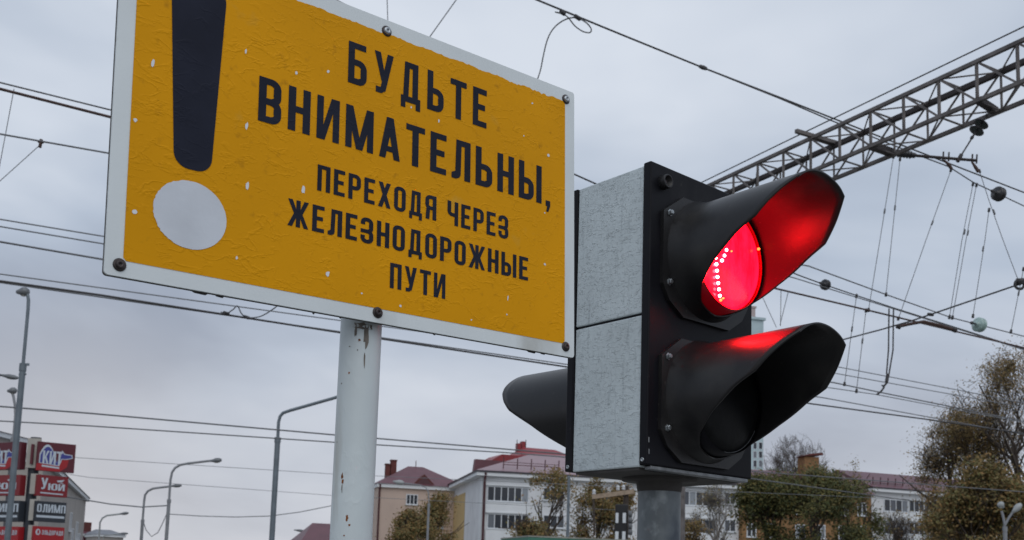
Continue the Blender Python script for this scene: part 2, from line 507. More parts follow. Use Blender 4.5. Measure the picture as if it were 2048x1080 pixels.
def glyph(c):
    W = W_
    if c == 'О': return bowl(0, 0, W, 1, 'tl tr bl br'), W
    if c == 'Б': return [rect(0, 0, T, 1), rect(0, 1 - H, W - .03, 1)] + bowl(0, 0, W, .60, 'tr br'), W
    if c == 'Ь': return [rect(0, 0, T, 1)] + bowl(0, 0, W - .01, .58, 'tr br'), W - .01
    if c == 'Ы': return [rect(0, 0, T, 1)] + bowl(0, 0, W - .03, .58, 'tr br') + [rect(W + .05, 0, W + .05 + T, 1)], W + .05 + T
    if c == 'В': return bowl(0, 0, W, .55, 'tr br') + bowl(0, .55 - H, W - .01, 1, 'tr br'), W
    if c == 'Р': return [rect(0, 0, T, 1)] + bowl(0, .38, W, 1, 'tr br'), W
    if c == 'Я': return [rect(W - T, 0, W, 1)] + bowl(0, .40, W, 1, 'tl bl') + [dg(.02, .05, 0, .46, T)], W
    if c == 'З': return bowl(0, 0, W, .54, 'tr br bl', 'l') + bowl(0, .54 - H, W - .01, 1, 'tr br tl', 'lb') + [rect(0, .2, T, .30), rect(0, .72, T, .80), rect(.13, .54 - H, W - .2, .54)], W
    if c == 'Э': return bowl(0, 0, W, 1, 'tr br bl tl', 'l') + [rect(0, .2, T, .32), rect(0, .68, T, .8), rect(.12, .44, W, .44 + H)], W
    if c == 'Е': return [rect(0, 0, T, 1), rect(0, 1 - H, W - .06, 1), rect(0, 0, W - .06, H), rect(0, .44, W - .11, .44 + H)], W - .06
    if c == 'Т': return [rect(0, 1 - H, W, 1), rect(W / 2 - T / 2, 0, W / 2 + T / 2, 1)], W
    if c == 'П': return [rect(0, 0, T, 1), rect(W - T, 0, W, 1), rect(0, 1 - H, W, 1)], W
    if c == 'Н': return [rect(0, 0, T, 1), rect(W - T, 0, W, 1), rect(0, .43, W, .43 + H)], W
    if c in 'ИЙ':
        g_ = [rect(0, 0, .15, 1), rect(W - .12, 0, W + .03, 1), [(.06, 0), (.19, 0), (W - .03, 1), (W - .16, 1)]]
        if c == 'Й': g_ += [rect(.1, 1.08, W - .1, 1.17)]
        return g_, W + .03
    if c == 'М': return [rect(0, 0, .15, 1), rect(.52, 0, .67, 1), [(.26, 0), (.40, 0), (.17, 1), (0, 1)], [(.27, 0), (.41, 0), (.67, 1), (.50, 1)]], .67
    if c == 'А': return [[(0, 0), (.155, 0), (.345, 1), (.175, 1)], [(.365, 0), (.52, 0), (.345, 1), (.175, 1)], rect(.1, .17, .42, .30)], .52
    if c == 'Л': return [rect(W + .03 - T, 0, W + .03, 1), rect(.12, 1 - H, W + .03, 1), [(.10, .14), (.25, .10), (.27, 1), (.12, 1)], [(0, 0), (.13, 0), (.22, .05), (.25, .14), (.12, .2), (0, .14)]], W + .03
    if c == 'Д': return [rect(.02, -.15, .15, .1), rect(.44, -.15, .57, .1), rect(.02, 0, .57, H), [(.08, .1), (.23, .1), (.26, 1), (.12, 1)], rect(.34, .1, .50, 1), rect(.12, 1 - H, .50, 1)], .57
    if c == 'У': return [[(.20, .30), (.33, .30), (.165, 1), (0, 1)], [(.17, .10), (.31, .06), (.52, 1), (.355, 1)], [(.05, 0), (.2, 0), (.31, .08), (.26, H), (.05, H)]], .52
    if c == 'Х': return [[(0, 0), (.17, 0), (.51, 1), (.34, 1)], [(.35, 0), (.52, 0), (.18, 1), (.01, 1)]], .52
    if c == 'Ж': return [rect(.29, 0, .44, 1), [(0, 0), (.16, 0), (.36, .52), (.24, .56)], [(.24, .44), (.36, .48), (.16, 1), (0, 1)], [(.57, 0), (.73, 0), (.49, .56), (.37, .52)], [(.37, .48), (.49, .44), (.73, 1), (.57, 1)]], .73
    if c == 'К': return [rect(0, 0, T, 1), [(.12, .40), (.27, .52), (.52, 1), (.35, 1)], [(.35, 0), (.52, 0), (.28, .58), (.16, .50)]], .52
    if c == 'Ч': return [rect(W - T, 0, W, 1), rect(0, .56, T, 1), rect(.2, .37, W, .37 + H)] + arc(.21, .58, .055, .21, 180, 270), W
    if c == 'Ю': return [rect(0, 0, T, 1), rect(0, .43, .3, .43 + H)] + bowl(.24, 0, .24 + W, 1, 'tl tr bl br'), .24 + W
    if c == 'Ф': return bowl(0, .15, .62, .85, 'tl tr bl br') + [rect(.235, 0, .385, 1)], .62
    if c == ',': return [rect(0, -.02, .15, .13), [(.02, -.17), (.09, -.17), (.15, 0), (.05, 0)]], .16
    return [], .22
def glyph_mesh(c, cache={}):
    if c in cache:
        return cache[c]
    polys, adv = glyph(c)
    vs = []; fs = []
    for p in polys:
        fs.append(list(range(len(vs), len(vs) + len(p))))
        vs += [V(q) for q in p]
    if vs:
        ov, oe, of, a, b, forig = geometry.delaunay_2d_cdt(vs, [], fs, 0, 1e-5)
        tri = [f for f, o in zip(of, forig) if o]
        cache[c] = (ov, tri, adv)
    else:
        cache[c] = ([], [], adv)
    return cache[c]
def put_text(text, u0_, v0_, v1_, u1_, w_off, m, parent, name='letter', track=.105, slope=0, stretch=None):
    """text from u0 to u1 on the local plane (u, v, w_off); cap height v1-v0; each letter one part"""
    h = v1_ - v0_
    tot = sum(glyph_mesh(c)[2] for c in text) + track * (len(text) - 1)
    k = (u1_ - u0_) / tot
    x = u0_
    for c in text:
        ov, tri, adv = glyph_mesh(c)
        if tri:
            mb = MB()
            vs = [(x + p.x * k, v0_ + p.y * h + slope * (x + p.x * k - u0_), w_off) for p in ov]
            def nrm(f):
                a, b, d = (ov[i] for i in f[:3])
                return (b.x - a.x) * (d.y - a.y) - (b.y - a.y) * (d.x - a.x) > 0
            mb.add(vs, [tuple(f) if nrm(f) else tuple(f)[::-1] for f in tri])
            mb.build(name, m, parent, local=True)
        x += (adv + track) * k

# ------------------------------------------------------------------ the yellow warning sign on its post
SY, ST, SR = .6714, -.01, .0218
dS = V((math.cos(SY), math.sin(SY), 0)); nS = V((math.sin(SY), -math.cos(SY), 0))
xS = (dS + V((0, 0, SR))).normalized(); yS = (V((0, 0, 1)) + nS * ST - dS * SR).normalized(); zS = xS.cross(yS).normalized()
SC = EYE + V((-.2462, 1.75, .7044))
SM = frame(SC, xS, yS, zS)
SWd, SHt = .9134, .552
sign = thing('warning_sign', 'large yellow board with exclamation mark and Russian warning text on a white post', 'warning sign', SM)
rng = random.Random(4)
# plate, white face with slightly worn rim
hw, hh, cr = SWd / 2, SHt / 2, .006
def rrect(hw, hh, r, n=5):
    p = []
    for cx_, cy_, a in ((hw - r, hh - r, 0), (-hw + r, hh - r, 90), (-hw + r, -hh + r, 180), (hw - r, -hh + r, 270)):
        for i in range(n + 1):
            an = R_(a + 90 * i / n)
            p.append((cx_ + r * math.cos(an), cy_ + r * math.sin(an)))
    return p
pl = rrect(hw, hh, cr)
MB().prism([(x, y, -.004) for x, y in pl], (0, 0, .004)).build('plate', 'white_paint', sign, local=True)
edge = MB()                                           # worn dark rim and folded back flange
edge.prism([(x * 1.0015, y * 1.003, -.0075) for x, y in pl], (0, 0, .0032))
for (ux, wl, dp) in ((-.33, .035, .004), (-.29, .02, .0035), (.335, .03, .004), (.37, .018, .003), (-.12, .006, .004), (-.07, .006, .003), (.12, .008, .003)):
    edge.add([(ux, -hh + .001, -.006), (ux + wl, -hh + .001, -.006), (ux + wl * .8, -hh - dp, -.006), (ux + wl * .3, -hh - dp * .8, -.006)], [(0, 3, 2, 1), (0, 1, 2, 3)])
edge.build('rim', 'sign_edge', sign, local=True)
# yellow film, top edge peeled back unevenly
film = []
fl, fb, fr, ftop = -.4308, -.2515, .4312, .252
film += [(fl + .004, fb), (fr - .006, fb + .0005), (fr, fb + .006)]
film += [(fr, .244)]
N = 190
for i in range(N + 1):
    x = fr - .004 + (fl + .004 - fr + .004) * i / N
    y = ftop - .002 + rng.uniform(-.0010, .0010) + .0008 * math.sin(i * .37) - (.0016 if .28 < x < .40 and rng.random() < .5 else 0)
    if x < .0:
        y -= .001
    film.append((x, y))
film += [(fl, .24), (fl, fb + .005)]
ov, oe, of, a_, b_, fo = geometry.delaunay_2d_cdt([V(p) for p in film], [], [list(range(len(film)))], 1, 1e-6)
mb = MB(); mb.add([(p.x, p.y, .0006) for p in ov], [tuple(f) for f, o in zip(of, fo) if o])
mb.build('yellow_film', 'yellow_film', sign, local=True)
# exclamation mark: bar and rubbed white dot
bar = []
def rpoly(pts, rads, n=8):
    res = []
    for i, p in enumerate(pts):
        p = V(p); a = (V(pts[i - 1]) - p).normalized(); b = (V(pts[(i + 1) % len(pts)]) - p).normalized()
        ang = a.angle(b); r = rads[i]
        tl_ = r / math.tan(ang / 2)
        c = p + (a + b).normalized() * (r / math.sin(ang / 2))
        s = p + a * tl_ - c; e_ = p + b * tl_ - c
        tot = s.angle_signed(e_)
        for k in range(n + 1):
            an = -tot * k / n
            res.append(c + V((s.x * math.cos(an) - s.y * math.sin(an), s.x * math.sin(an) + s.y * math.cos(an))))
    return res
bp = rpoly([(-.363, -.089), (-.3045, -.089), (-.2895, .222), (-.381, .222)], [.024, .024, .026, .026])
mb = MB(); mb.add([(p.x, p.y, .0014) for p in bp], [tuple(range(len(bp)))]); mb.build('exclamation_bar', 'navy_film', sign, local=True)
dp = []
for i in range(90):
    a = 2 * math.pi * i / 90
    jr = 1 + (rng.uniform(-.022, .012) if 1.6 < a < 4.2 else rng.uniform(-.004, .003))
    dp.append((-.3335 + .0578 * jr * math.cos(a), -.1607 + .0535 * jr * math.sin(a)))
mb = MB(); mb.add([(x, y, .0012) for x, y in dp], [tuple(range(len(dp)))]); mb.build('exclamation_dot', 'bare_white', sign, local=True)
for txt, ua, ub, vb, vt, tr in (('БУДЬТЕ', -.0682, .2315, .1362, .2114, .20), ('ВНИМАТЕЛЬНЫ', -.2300, .3693, .0208, .0964, .15), ('ПЕРЕХОДЯ ЧЕРЕЗ', -.1205, .2866, -.0696, -.0248, .14),
                               ('ЖЕЛЕЗНОДОРОЖНЫЕ', -.1722, .3360, -.1410, -.0958, .135), ('ПУТИ', .0250, .1423, -.2106, -.1655, .14)):
    put_text(txt, ua, vb, vt, ub, .0014, 'navy_film', sign, track=tr)
put_text(',', .3800, .0208, .0964, .3925, .0014, 'navy_film', sign, name='comma')
# chipped spots where the white shows through
def on_sign(px, py):
    d = ray(px, py); n = zS
    p = EYE + d * ((SC - EYE).dot(n) / d.dot(n))
    q = SM.inverted() @ p
    return q.x, q.y
for px, py, a, b in ((305, 126, 3, 7), (491, 103, 2.2, 5), (592, 146, 3, 3), (656, 143, 3, 3.5), (493, 252, 3, 7), (270, 240, 4, 4), (269, 424, 4, 4), (494, 372, 3, 9), (606, 380, 4, 8), (655, 548, 4, 6), (473, 516, 2, 3),
                     (877, 242, 2, 4), (822, 215, 2, 2.5), (1096, 311, 3.5, 3.5), (1047, 272, 2, 2), (1064, 207, 2.2, 2.2), (800, 612, 3, 3), (1015, 596, 1.6, 6), (1089, 529, 3, 3), (723, 587, 2, 2), (1013, 629, 2, 2), (1089, 426, 2, 2), (942, 640, 2, 2)):
    x, y = on_sign(px, py)
    k = 1.9 / FPX
    ps = []
    for i in range(9):
        an = 2 * math.pi * i / 9
        r = rng.uniform(.7, 1.15)
        ps.append((x + a * k * r * math.cos(an) + .12 * b * k * math.sin(an), y + b * k * r * math.sin(an), .0011))
    mb = MB(); mb.add(ps, [tuple(range(9))]); mb.build('chipped_spot', 'fleck', sign, local=True)
# screws with washers
for (x, y, m) in ((-.4355, -.2588, 'bolt_dark'), (.0074, .2545, 'bolt_steel'), (.4333, .2555, 'bolt_steel'), (.0022, -.2585, 'bolt_dark'), (.4338, -.2566, 'bolt_dark'), (-.4355, .2560, 'bolt_dark')):
    w_ = MB().lathe((x, y, .0002), (0, 0, 1), [(.0098, 0), (.0098, .0012), (.0088, .0022), (.0055, .0024)], 20).build('washer', 'bolt_dark', sign, local=True)
    s_ = MB().lathe((x, y, .0022), (0, 0, 1), [(.0068, 0), (.0066, .0022), (.005, .0036), (.0022, .0038), (.002, .0015), (0, .0015)], 18).build('screw', m, sign, local=True)
# post
pd = ray(713, 860)
PY = 1.8
pb = EYE + pd * (PY / pd.y)
post = MB().tube([(pb.x + .002, pb.y, 0), (pb.x, pb.y, 1.2), (pb.x - .001, pb.y, 2.50)], .0362, 40).build('post', 'post_paint', sign)
MB().lathe((pb.x, pb.y, 2.50), (0, 0, 1), [(.0364, 0), (.037, .004), (.02, .012), (0, .014)], 24).build('cap', 'post_paint', sign)
for hz_ in (2.12, 2.48):                               # clamps behind the board
    MB().tube([(pb.x, pb.y, hz_ - .015), (pb.x, pb.y, hz_ + .015)], .0405, 24).build('clamp', 'galv', sign)
for px, py, rx, ry, m in ((722, 652, 22, 8, 'soot'), (733, 672, 5, 24, 'soot'), (712, 662, 3, 14, 'soot'), (719, 680, 2.5, 3, 'rust'), (698, 746, 1.8, 3, 'rust'), (683, 767, 1.8, 1.8, 'soot'), (684, 952, 2.8, 7, 'rust'), (685, 963, 2.4, 5, 'rust'), (694, 1036, 2.6, 7, 'rust'), (729, 720, 1.4, 18, 'soot'), (684, 975, 1.2, 9, 'soot'), (699, 1050, 2.5, 2.5, 'rust'), (674, 884, 1.3, 1.8, 'soot'), (688, 1071, 2, 1.6, 'rust'), (699, 693, 2, 1.2, 'soot'), (715, 700, 1.2, 1.6, 'soot')):
    d = ray(px, py)
    # hit the tube
    ox, oy = EYE.x - pb.x, EYE.y - pb.y
    A = d.x ** 2 + d.y ** 2; B_ = 2 * (ox * d.x + oy * d.y); C_ = ox * ox + oy * oy - .0366 ** 2
    disc = B_ * B_ - 4 * A * C_
    if disc <= 0:
        continue
    t_ = (-B_ - math.sqrt(disc)) / (2 * A)
    q = EYE + d * t_
    a0_ = math.atan2(q.y - pb.y, q.x - pb.x)
    vs = [(q.x, q.y, q.z)]
    k = pxm(PY)
    n_ = 14
    for i in range(n_):
        an = 2 * math.pi * i / n_; r = rng.uniform(.6, 1.25)
        aa = a0_ + rx * k * r * math.cos(an) / .0366
        vs.append((pb.x + .0366 * math.cos(aa), pb.y + .0366 * math.sin(aa), q.z + ry * k * r * math.sin(an)))
    MB().add(vs, [(0, 1 + i, 1 + (i + 1) % n_) for i in range(n_)]).build('stain', m, sign)

# ------------------------------------------------------------------ the traffic light
BY = -.7137
eB = V((math.sin(BY), math.cos(BY), 0)); rB = V((math.cos(BY), -math.sin(BY), 0))
BO = EYE + V((.2834, 2.3, 0))
BM = frame(BO, rB, eB, (0, 0, 1))
WD, ZT, ZS, ZB, BW, TL, ZLT, ZLB = .2121, .9509, .6019, .2542, .3789, .0241, .9558, .2572
tlight = thing('traffic_light', 'grey two-lamp pedestrian signal box with black hoods and its upper lamp lit red', 'traffic light', BM)
MB().bbox((.0005, .0, ZS + .0028), (BW - .0005, WD, ZT), .003).build('housing', 'cracked_paint', tlight, local=True)
MB().bbox((.0005, .0, ZB), (BW - .0005, WD, ZS - .0028), .003).build('housing', 'cracked_paint', tlight, local=True)
MB().box((.004, .004, ZS - .01), (BW - .004, WD - .004, ZS + .01)).build('seam', 'black_lid', tlight, local=True)
MB().box((.006, .006, ZB - .006), (BW - .006, WD - .006, ZB + .002)).build('bottom_plate', 'underside', tlight, local=True)
fl_ = MB().bbox((-.0035, -TL, ZLB), (BW + .001, -.0005, ZLT), .004, 3).build('front_lid', 'black_lid', tlight, local=True)
rl_ = MB().bbox((-.0035, WD + .0005, ZLB - .002), (BW + .001, WD + TL, ZLT - .004), .004, 3).build('rear_lid', 'black_lid', tlight, local=True)
MB().bbox((.012, -TL + .0004, ZLB - .0095), (BW - .014, -.004, ZLB - .0005), .002).build('lip', 'lip_metal', tlight, local=True)
MB().tube([(.19, .106, -1.6), (.19, .106, ZB - .006)], .0515, 40).build('pole', 'galv', tlight, local=True)
MB().lathe((.19, .106, ZB - .008), (0, 0, -1), [(.09, -.002), (.09, .004), (.056, .006), (.054, .022), (.052, .03)], 40).build('pole_flange', 'underside', tlight, local=True)
# round lock near the top corner
MB().lathe((.0385, -TL, .9135), (0, -1, 0), [(.0165, 0), (.0165, .016), (.0155, .0175), (.0125, .0175), (.012, .005), (0, .005)], 28).build('lock', 'black_hood', tlight, local=True)
MB().bbox((.0335, -TL - .010, .9085), (.0435, -TL - .004, .9185), .002).build('lock_key', 'bolt_dark', tlight, local=True)
for y_, z_ in ((-.012, .263), (WD + .012, .2605)):
    MB().lathe((-.0036, y_, z_ + .006), (-1, 0, 0), [(.0048, 0), (.0048, .0015), (.0036, .0022), (.0024, .0018), (.0022, .0006), (0, .0006)], 16).build('rivet', 'bolt_steel', tlight, local=True)
for x_, z_ in ((.0015, .313), (.0025, .287)):
    MB().bbox((x_, -TL - .0008, z_ - .006), (x_ + .0035, -TL + .001, z_ + .006), .0007, 1).build('scratch', 'lip_metal', tlight, local=True)
for (y_, z_) in ((.083, .545), (.135, .522)):
    pass
def hood(cx_, cz_, y0, sgn, lit):
    """hood, flange, lens and bolts on the lid plane y0; sgn -1 front, +1 rear"""
    Y = lambda off: y0 + sgn * off
    RB, LT = .1335, .323
    n, m = 90, 14
    TAB = [(0, .321), (30, .323), (40, .321), (47, .308), (62, .280), (80, .243), (90, .197), (100, .165), (113, .121), (132, .072), (150, .046), (180, .036)]
    if sgn > 0:
        TAB = [(0, .325), (40, .333), (50, .334), (60, .327), (71, .309), (83, .280), (103, .195), (121, .135), (131, .104), (150, .06), (180, .04)]
    def Ln(a):
        a = math.degrees(a) % 360
        a = min(a, 360 - a)
        for (a0, l0), (a1, l1) in zip(TAB, TAB[1:]):
            if a <= a1:
                return l0 + (l1 - l0) * (a - a0) / (a1 - a0)
    def Rad(off, top):
        return RB + .016 * max(0, 1 - off / .055) ** 2 + .003 * (off / LT)
    vs = []; fs = []
    for side in (0, 1):
        for i in range(m + 1):
            for k in range(n):
                a = 2 * math.pi * k / n
                Lk = Ln(a)
                off = .008 + (Lk - .008) * i / m
                r = Rad(off, 0) - (.0032 if side else 0)
                vs.append((cx_ + r * math.sin(a), Y(off), cz_ + r * math.cos(a)))
    def id_(s, i, k): return s * (m + 1) * n + i * n + k % n
    for i in range(m):
        for k in range(n):
            q = (id_(0, i, k), id_(0, i, k + 1), id_(0, i + 1, k + 1), id_(0, i + 1, k))
            fs.append(q if sgn < 0 else q[::-1])
            q = (id_(1, i, k), id_(1, i + 1, k), id_(1, i + 1, k + 1), id_(1, i, k + 1))
            fs.append(q if sgn < 0 else q[::-1])
    mb = MB(); mb.add(vs, fs, True)
    rim = []
    for k in range(n):
        q = (id_(0, m, k), id_(0, m, k + 1), id_(1, m, k + 1), id_(1, m, k))
        rim.append(q if sgn < 0 else q[::-1])
    mb.f += rim; mb.smooth += [False] * len(rim)
    h = mb.build('hood', 'black_hood', tlight, local=True)
    # flange plate
    hx, hz_ = .158, .136
    oc = [(-hx, .088), (-hx, -.082), (-.135, -.118), (-.085, -.150), (.085, -.150), (.135, -.118), (hx, -.082), (hx, .088), (.09, hz_), (-.09, hz_)]
    mb = MB(); mb.prism([(cx_ + x, Y(0), cz_ + z) for x, z in (oc if sgn > 0 else oc[::-1])], (0, sgn * .010, 0))
    mb.build('flange', 'black_hood', h, local=True)
    for sx in (-1, 1):
        for sz in (-1, 1):
            bz = cz_ + .005 + sz * .0815
            mb = MB().lathe((cx_ + sx * .137, Y(.010), bz), (0, sgn, 0), [(.0085, 0), (.0085, .0015), (.006, .0017), (.006, .007), (.0045, .009), (0, .009)], 6, False)
            mb.build('bolt', 'bolt_steel', h, local=True)
    # lens body
    LR, LO = .1215, .078
    MB().lathe((cx_, Y(.01), cz_ - .002), (0, sgn, 0), [(.1275, 0), (.127, .04), (.1245, LO - .014), (LR + .001, LO - .011)], 56).build('lens_housing', 'red_rim' if lit else 'black_lid', tlight, local=True)
    prof = [(LR, LO - .012), (LR * .97, LO - .007), (LR * .8, LO - .002), (LR * .5, LO + .003), (LR * .2, LO + .005), (0, LO + .0053)]
    ln = MB().lathe((cx_, Y(0), cz_ - .002), (0, sgn, 0), prof, 56).build('lens', 'red_lens' if lit else 'dark_lens', tlight, local=True)
    return ln
ln_up = hood(.19, .757, -TL, -1, True)
ln_up['label'] = 'round red lens glowing with a column of bright dots'
ln_lo = hood(.19, .421, -TL, -1, False)
hood(.19, .760, WD + TL, 1, False)
hood(.19, .424, WD + TL, 1, False)
def on_lens(px, py, off):
    y_ = -TL - off
    n = eB
    p0 = BO + eB * y_
    d = ray(px, py)
    p = EYE + d * ((p0 - EYE).dot(n) / d.dot(n))
    return BM.inverted() @ p
for zx, zy, r, m in ((503, 588, 1, 'led'), (490, 625, 1, 'led'), (475, 657, 1, 'led'), (438, 682, 1, 'led'), (442, 724, 1, 'led'), (445, 765, 1, 'led'), (450, 806, 1, 'led'), (455, 846, 1, 'led'), (460, 888, 1, 'led'), (535, 597, .6, 'led_faint'), (714, 582, .9, 'led_faint'), (436, 643, .6, 'led'), (466, 917, .9, 'led_faint'), (482, 905, .6, 'led_faint')):
    q = on_lens(1300 + zx / 3.274, 320 + zy / 3.274, .0845)
    MB().lathe((q.x, q.y, q.z), (0, -1, 0), [(.0036 * r, -.003), (.0034 * r, .0005), (.002 * r, .0018), (0, .002)], 10).build('light_dot', m, ln_up, local=True)
# silver edge ring on the dark lens
pts = []
for i in range(25):
    a = R_(120 + 110 * i / 24)
    pts.append((.19 + .1225 * math.sin(a), -TL - .068, .422 + .1225 * math.cos(a)))
MB().tube(pts, .0011, 6).build('ring', 'lip_metal', ln_lo, local=True)

# ------------------------------------------------------------------ gantry over the tracks
HB = 7.8                                              # bottom chord above the eye
g0, g1 = atH(2048, 162, HB), atH(1630, 340, HB)
gd = (g1 - g0).normalized(); gd.z = 0; gd.normalize()
gp = V((-gd.y, gd.x, 0))
if gp.y < 0: gp = -gp
HGT, WID = .66, .62
s_left = (atH(1395, 437, HB) - g0).dot(gd)
s_right = -9.0
posts_px = [2036.7, 1958.6, 1883, 1813.5, 1745, 1680, 1621.5]
def s_at_px(x):
    lo, hi = s_right, s_left + 60
    for _ in range(50):
        m = (lo + hi) / 2
        q = g0 + gd * m - EYE
        X = 1024 + FPX * q.dot(rt_c) / q.dot(fw)
        if X > x: lo = m
        else: hi = m
    return lo
sp = [s_at_px(x) for x in posts_px]
step = (sp[-1] - sp[0]) / (len(sp) - 1)
gant = thing('gantry_truss', 'dark steel lattice gantry beam spanning the tracks at upper right', 'gantry', (g0.x, g0.y, 0))
def gpt(s, far, top): return g0 + gd * s + gp * (WID if far else 0) + V((0, 0, HGT if top else 0))
kR, kL = int((s_right - sp[0]) / step), int(round((s_at_px(1318) - sp[0]) / step))
sR, sL = sp[0] + kR * step, sp[0] + kL * step
for far in (0, 1):
    for top in (0, 1):
        MB().bar(gpt(sR, far, top), gpt(sL, far, top), .085 if (far and top) else .062).build('chord', 'truss_dark' if (far and top) else 'steel_truss', gant)
for k in range(kR, kL + 1):
    s = sp[0] + k * step
    for far in (0, 1):
        MB().bar(gpt(s, far, 0), gpt(s, far, 1), .042 if not far else .03).build('upright', 'steel_truss', gant)
    for top in (0, 1):
        MB().bar(gpt(s, 0, top), gpt(s, 1, top), .024).build('crosspiece', 'steel_truss', gant)
    if k < kL:
        for far in (0, 1):
            a, b = (s, s + step) if not far else (s + step, s)
            MB().bar(gpt(a, far, 0), gpt(b, far, 1), .032 if not far else .026).build('diagonal', 'steel_truss', gant)
        for top in (0, 1):
            a, b = (s, s + step) if k % 2 == 0 else (s + step, s)
            MB().bar(gpt(a, 0, top), gpt(b, 1, top), .02).build('lacing', 'steel_truss', gant)
# bracket on top carrying a line, bottom outriggers
pA = gpt(s_at_px(1625), 0, 1)
MB().bar(atH(1592, 262, pA.z - EYE.z + .05), pA + gp * .75 + V((0, 0, .05)), .07).build('bracket', 'steel_truss', gant)
yO = gpt(sp[1], 0, 0).y
MB().bar(atY(1957, 200, yO), atY(1991, 222, yO + .5), .10).build('outrigger', 'truss_dark', gant)
yO = gpt(sp[4], 0, 0).y
MB().bar(atY(1745, 292, yO), atY(1785, 306, yO + .5), .12).build('outrigger', 'truss_dark', gant)
for sE in (sR, sL):                                  # masts that carry the beam
    c = g0 + gd * sE + gp * (WID / 2)
    MB().tube([(c.x, c.y, 0), (c.x, c.y, g0.z + HGT)], [.22, .16], 12).build('mast', 'steel_truss', gant)

# ------------------------------------------------------------------ overhead lines
def wire(label, pts, h, tpx, m='wire_dark', name='overhead_wire', cat='wire', group='overhead lines along the tracks', ext=(700, 700)):
    """px points on a line that hangs at height h above the eye; extended past the frame by ext px"""
    pts = [V(p) for p in pts]
    a = pts[0] + (pts[0] - pts[1]).normalized() * ext[0] if ext[0] else None
    b = pts[-1] + (pts[-1] - pts[-2]).normalized() * ext[1] if ext[1] else None
    allp = ([a] if a else []) + pts + ([b] if b else [])
    P3 = [atH(p.x, p.y, h) for p in allp]
    mid = P3[len(P3) // 2]
    rs = .9 * tpx / 2 * pxm(sum((q - EYE).dot(fw) for q in P3[(1 if a else 0):len(P3) - (1 if b else 0)]) / max(1, len(pts)))
    o = MB().tube(P3, rs, 6).build(name, m)
    return tag(o, label, cat, group)
wire('thin upper wire of the pair entering at the left edge beside the sign', [(0, 165), (225, 220.8), (1589, 556), (1785, 617), (2048, 700)], 5.6, 2.6, 'wire_grey')
wire('thick brown wire entering at the left edge just above the sign corner', [(0, 177.8), (226, 235.5), (1555.6, 578), (1737, 620.7), (1944, 670.7), (2048, 695.5)], 5.5, 4.4, 'rust_bar')
wire('thin wire with a clamp, crossing the left edge at mid sign height', [(0, 268), (221, 307), (1616.7, 531.9), (1772, 589), (1903.7, 635.6), (2048, 672.6)], 6.4, 3.0, 'wire_grey')
wire('faint upper wire of the pale pair left of the sign corner', [(0, 438.5), (209, 473), (1685, 735.5), (1926, 782)], 6.2, 2.4, 'wire_pale', ext=(600, 400))
wire('faint lower wire of the pale pair left of the sign corner', [(0, 453), (209, 488), (1681, 748.5), (1911, 790)], 6.1, 2.4, 'wire_pale', ext=(600, 400))
wire('dark thin wire meeting the lower left corner of the sign', [(0, 483.5), (207, 519), (1666.7, 765), (1755.6, 783.7), (1911, 815)], 5.2, 3.2, 'wire_grey', ext=(600, 400))
wire('faint wire running just above the thick line under the sign', [(0, 548), (673, 640), (1663, 776), (1752, 789), (1911, 819)], 6.0, 2.2, 'wire_pale', ext=(600, 400))
wire('thick dark wire passing just below the sign and behind the posts', [(0, 562), (200, 590), (673, 664), (1128, 733), (1626, 808), (1855.6, 839), (2011, 861.5)], 4.8, 3.7, 'wire_dark', ext=(600, 300))
wire('thin wire just above the dark line beside the right tree', [(0, 565), (1128, 728), (1644, 795), (1855.6, 833.7)], 5.0, 2.4, 'wire_grey', ext=(600, 400))
wire('upper wire of the low pair crossing the sign post', [(0, 812.8), (180, 826.6), (667, 869.6), (1126.7, 907.8), (1501, 957), (1746, 991)], 4.6, 2.9, 'wire_grey', ext=(600, 500))
wire('lower wire of the low pair crossing the sign post', [(0, 842), (180, 851.8), (667, 884.4), (1018, 905.6), (1760, 962)], 4.4, 2.7, 'wire_grey', ext=(600, 500))
wire('pale wire above the small street lamps at lower left', [(150, 915), (666, 948), (1120, 968)], 5.0, 1.1, 'wire_pale', ext=(500, 700))
wire('faintest low wire crossing behind the small street lamps', [(0, 928), (180, 955), (666, 991), (900, 1003)], 5.0, 1.1, 'wire_pale', ext=(500, 700))
wire('dark messenger cable from the top edge to the gantry', [(1065, -4), (1240, 68), (1405, 135), (1560, 195), (1690, 246), (1790, 285), (2048, 385)], 9.2, 4.0, 'wire_dark', ext=(500, 500))
wire('lower cable leaving the messenger and passing the round insulator', [(1400, 133), (1560, 197), (1660, 240), (1843, 313), (1897, 333), (1947, 365), (1995, 387), (2048, 412)], 9.0, 3.0, 'wire_dark', ext=(0, 500))
wire('short dark wire showing between sign edge and signal box', [(690, 138), (1152, 350), (1190, 367), (1596, 550), (1648, 569), (1713, 591), (1785, 615), (2048, 698)], 6.0, 3.2, 'wire_dark', ext=(600, 500))
wire('slack cable at the top edge beside the sign', [(640, -20), (670, -2), (700, 14), (760, 48)], 9.4, 2.4, 'wire_grey', ext=(200, 0))
wire('line running just above the gantry beam', [(1407, 363), (1575, 281), (2048, 53)], HB + HGT + .35, 3.0, 'wire_dark', ext=(30, 500), group='cross lines of the gantry')
wire('cross-span wire rising to the right below the gantry', [(1500, 735), (1690.7, 678), (1759, 660), (1822, 642), (1861, 629), (2037, 569), (2048, 566)], 5.9, 3.4, 'wire_dark', name='cross_span_wire', ext=(0, 500), group='cross lines of the gantry')

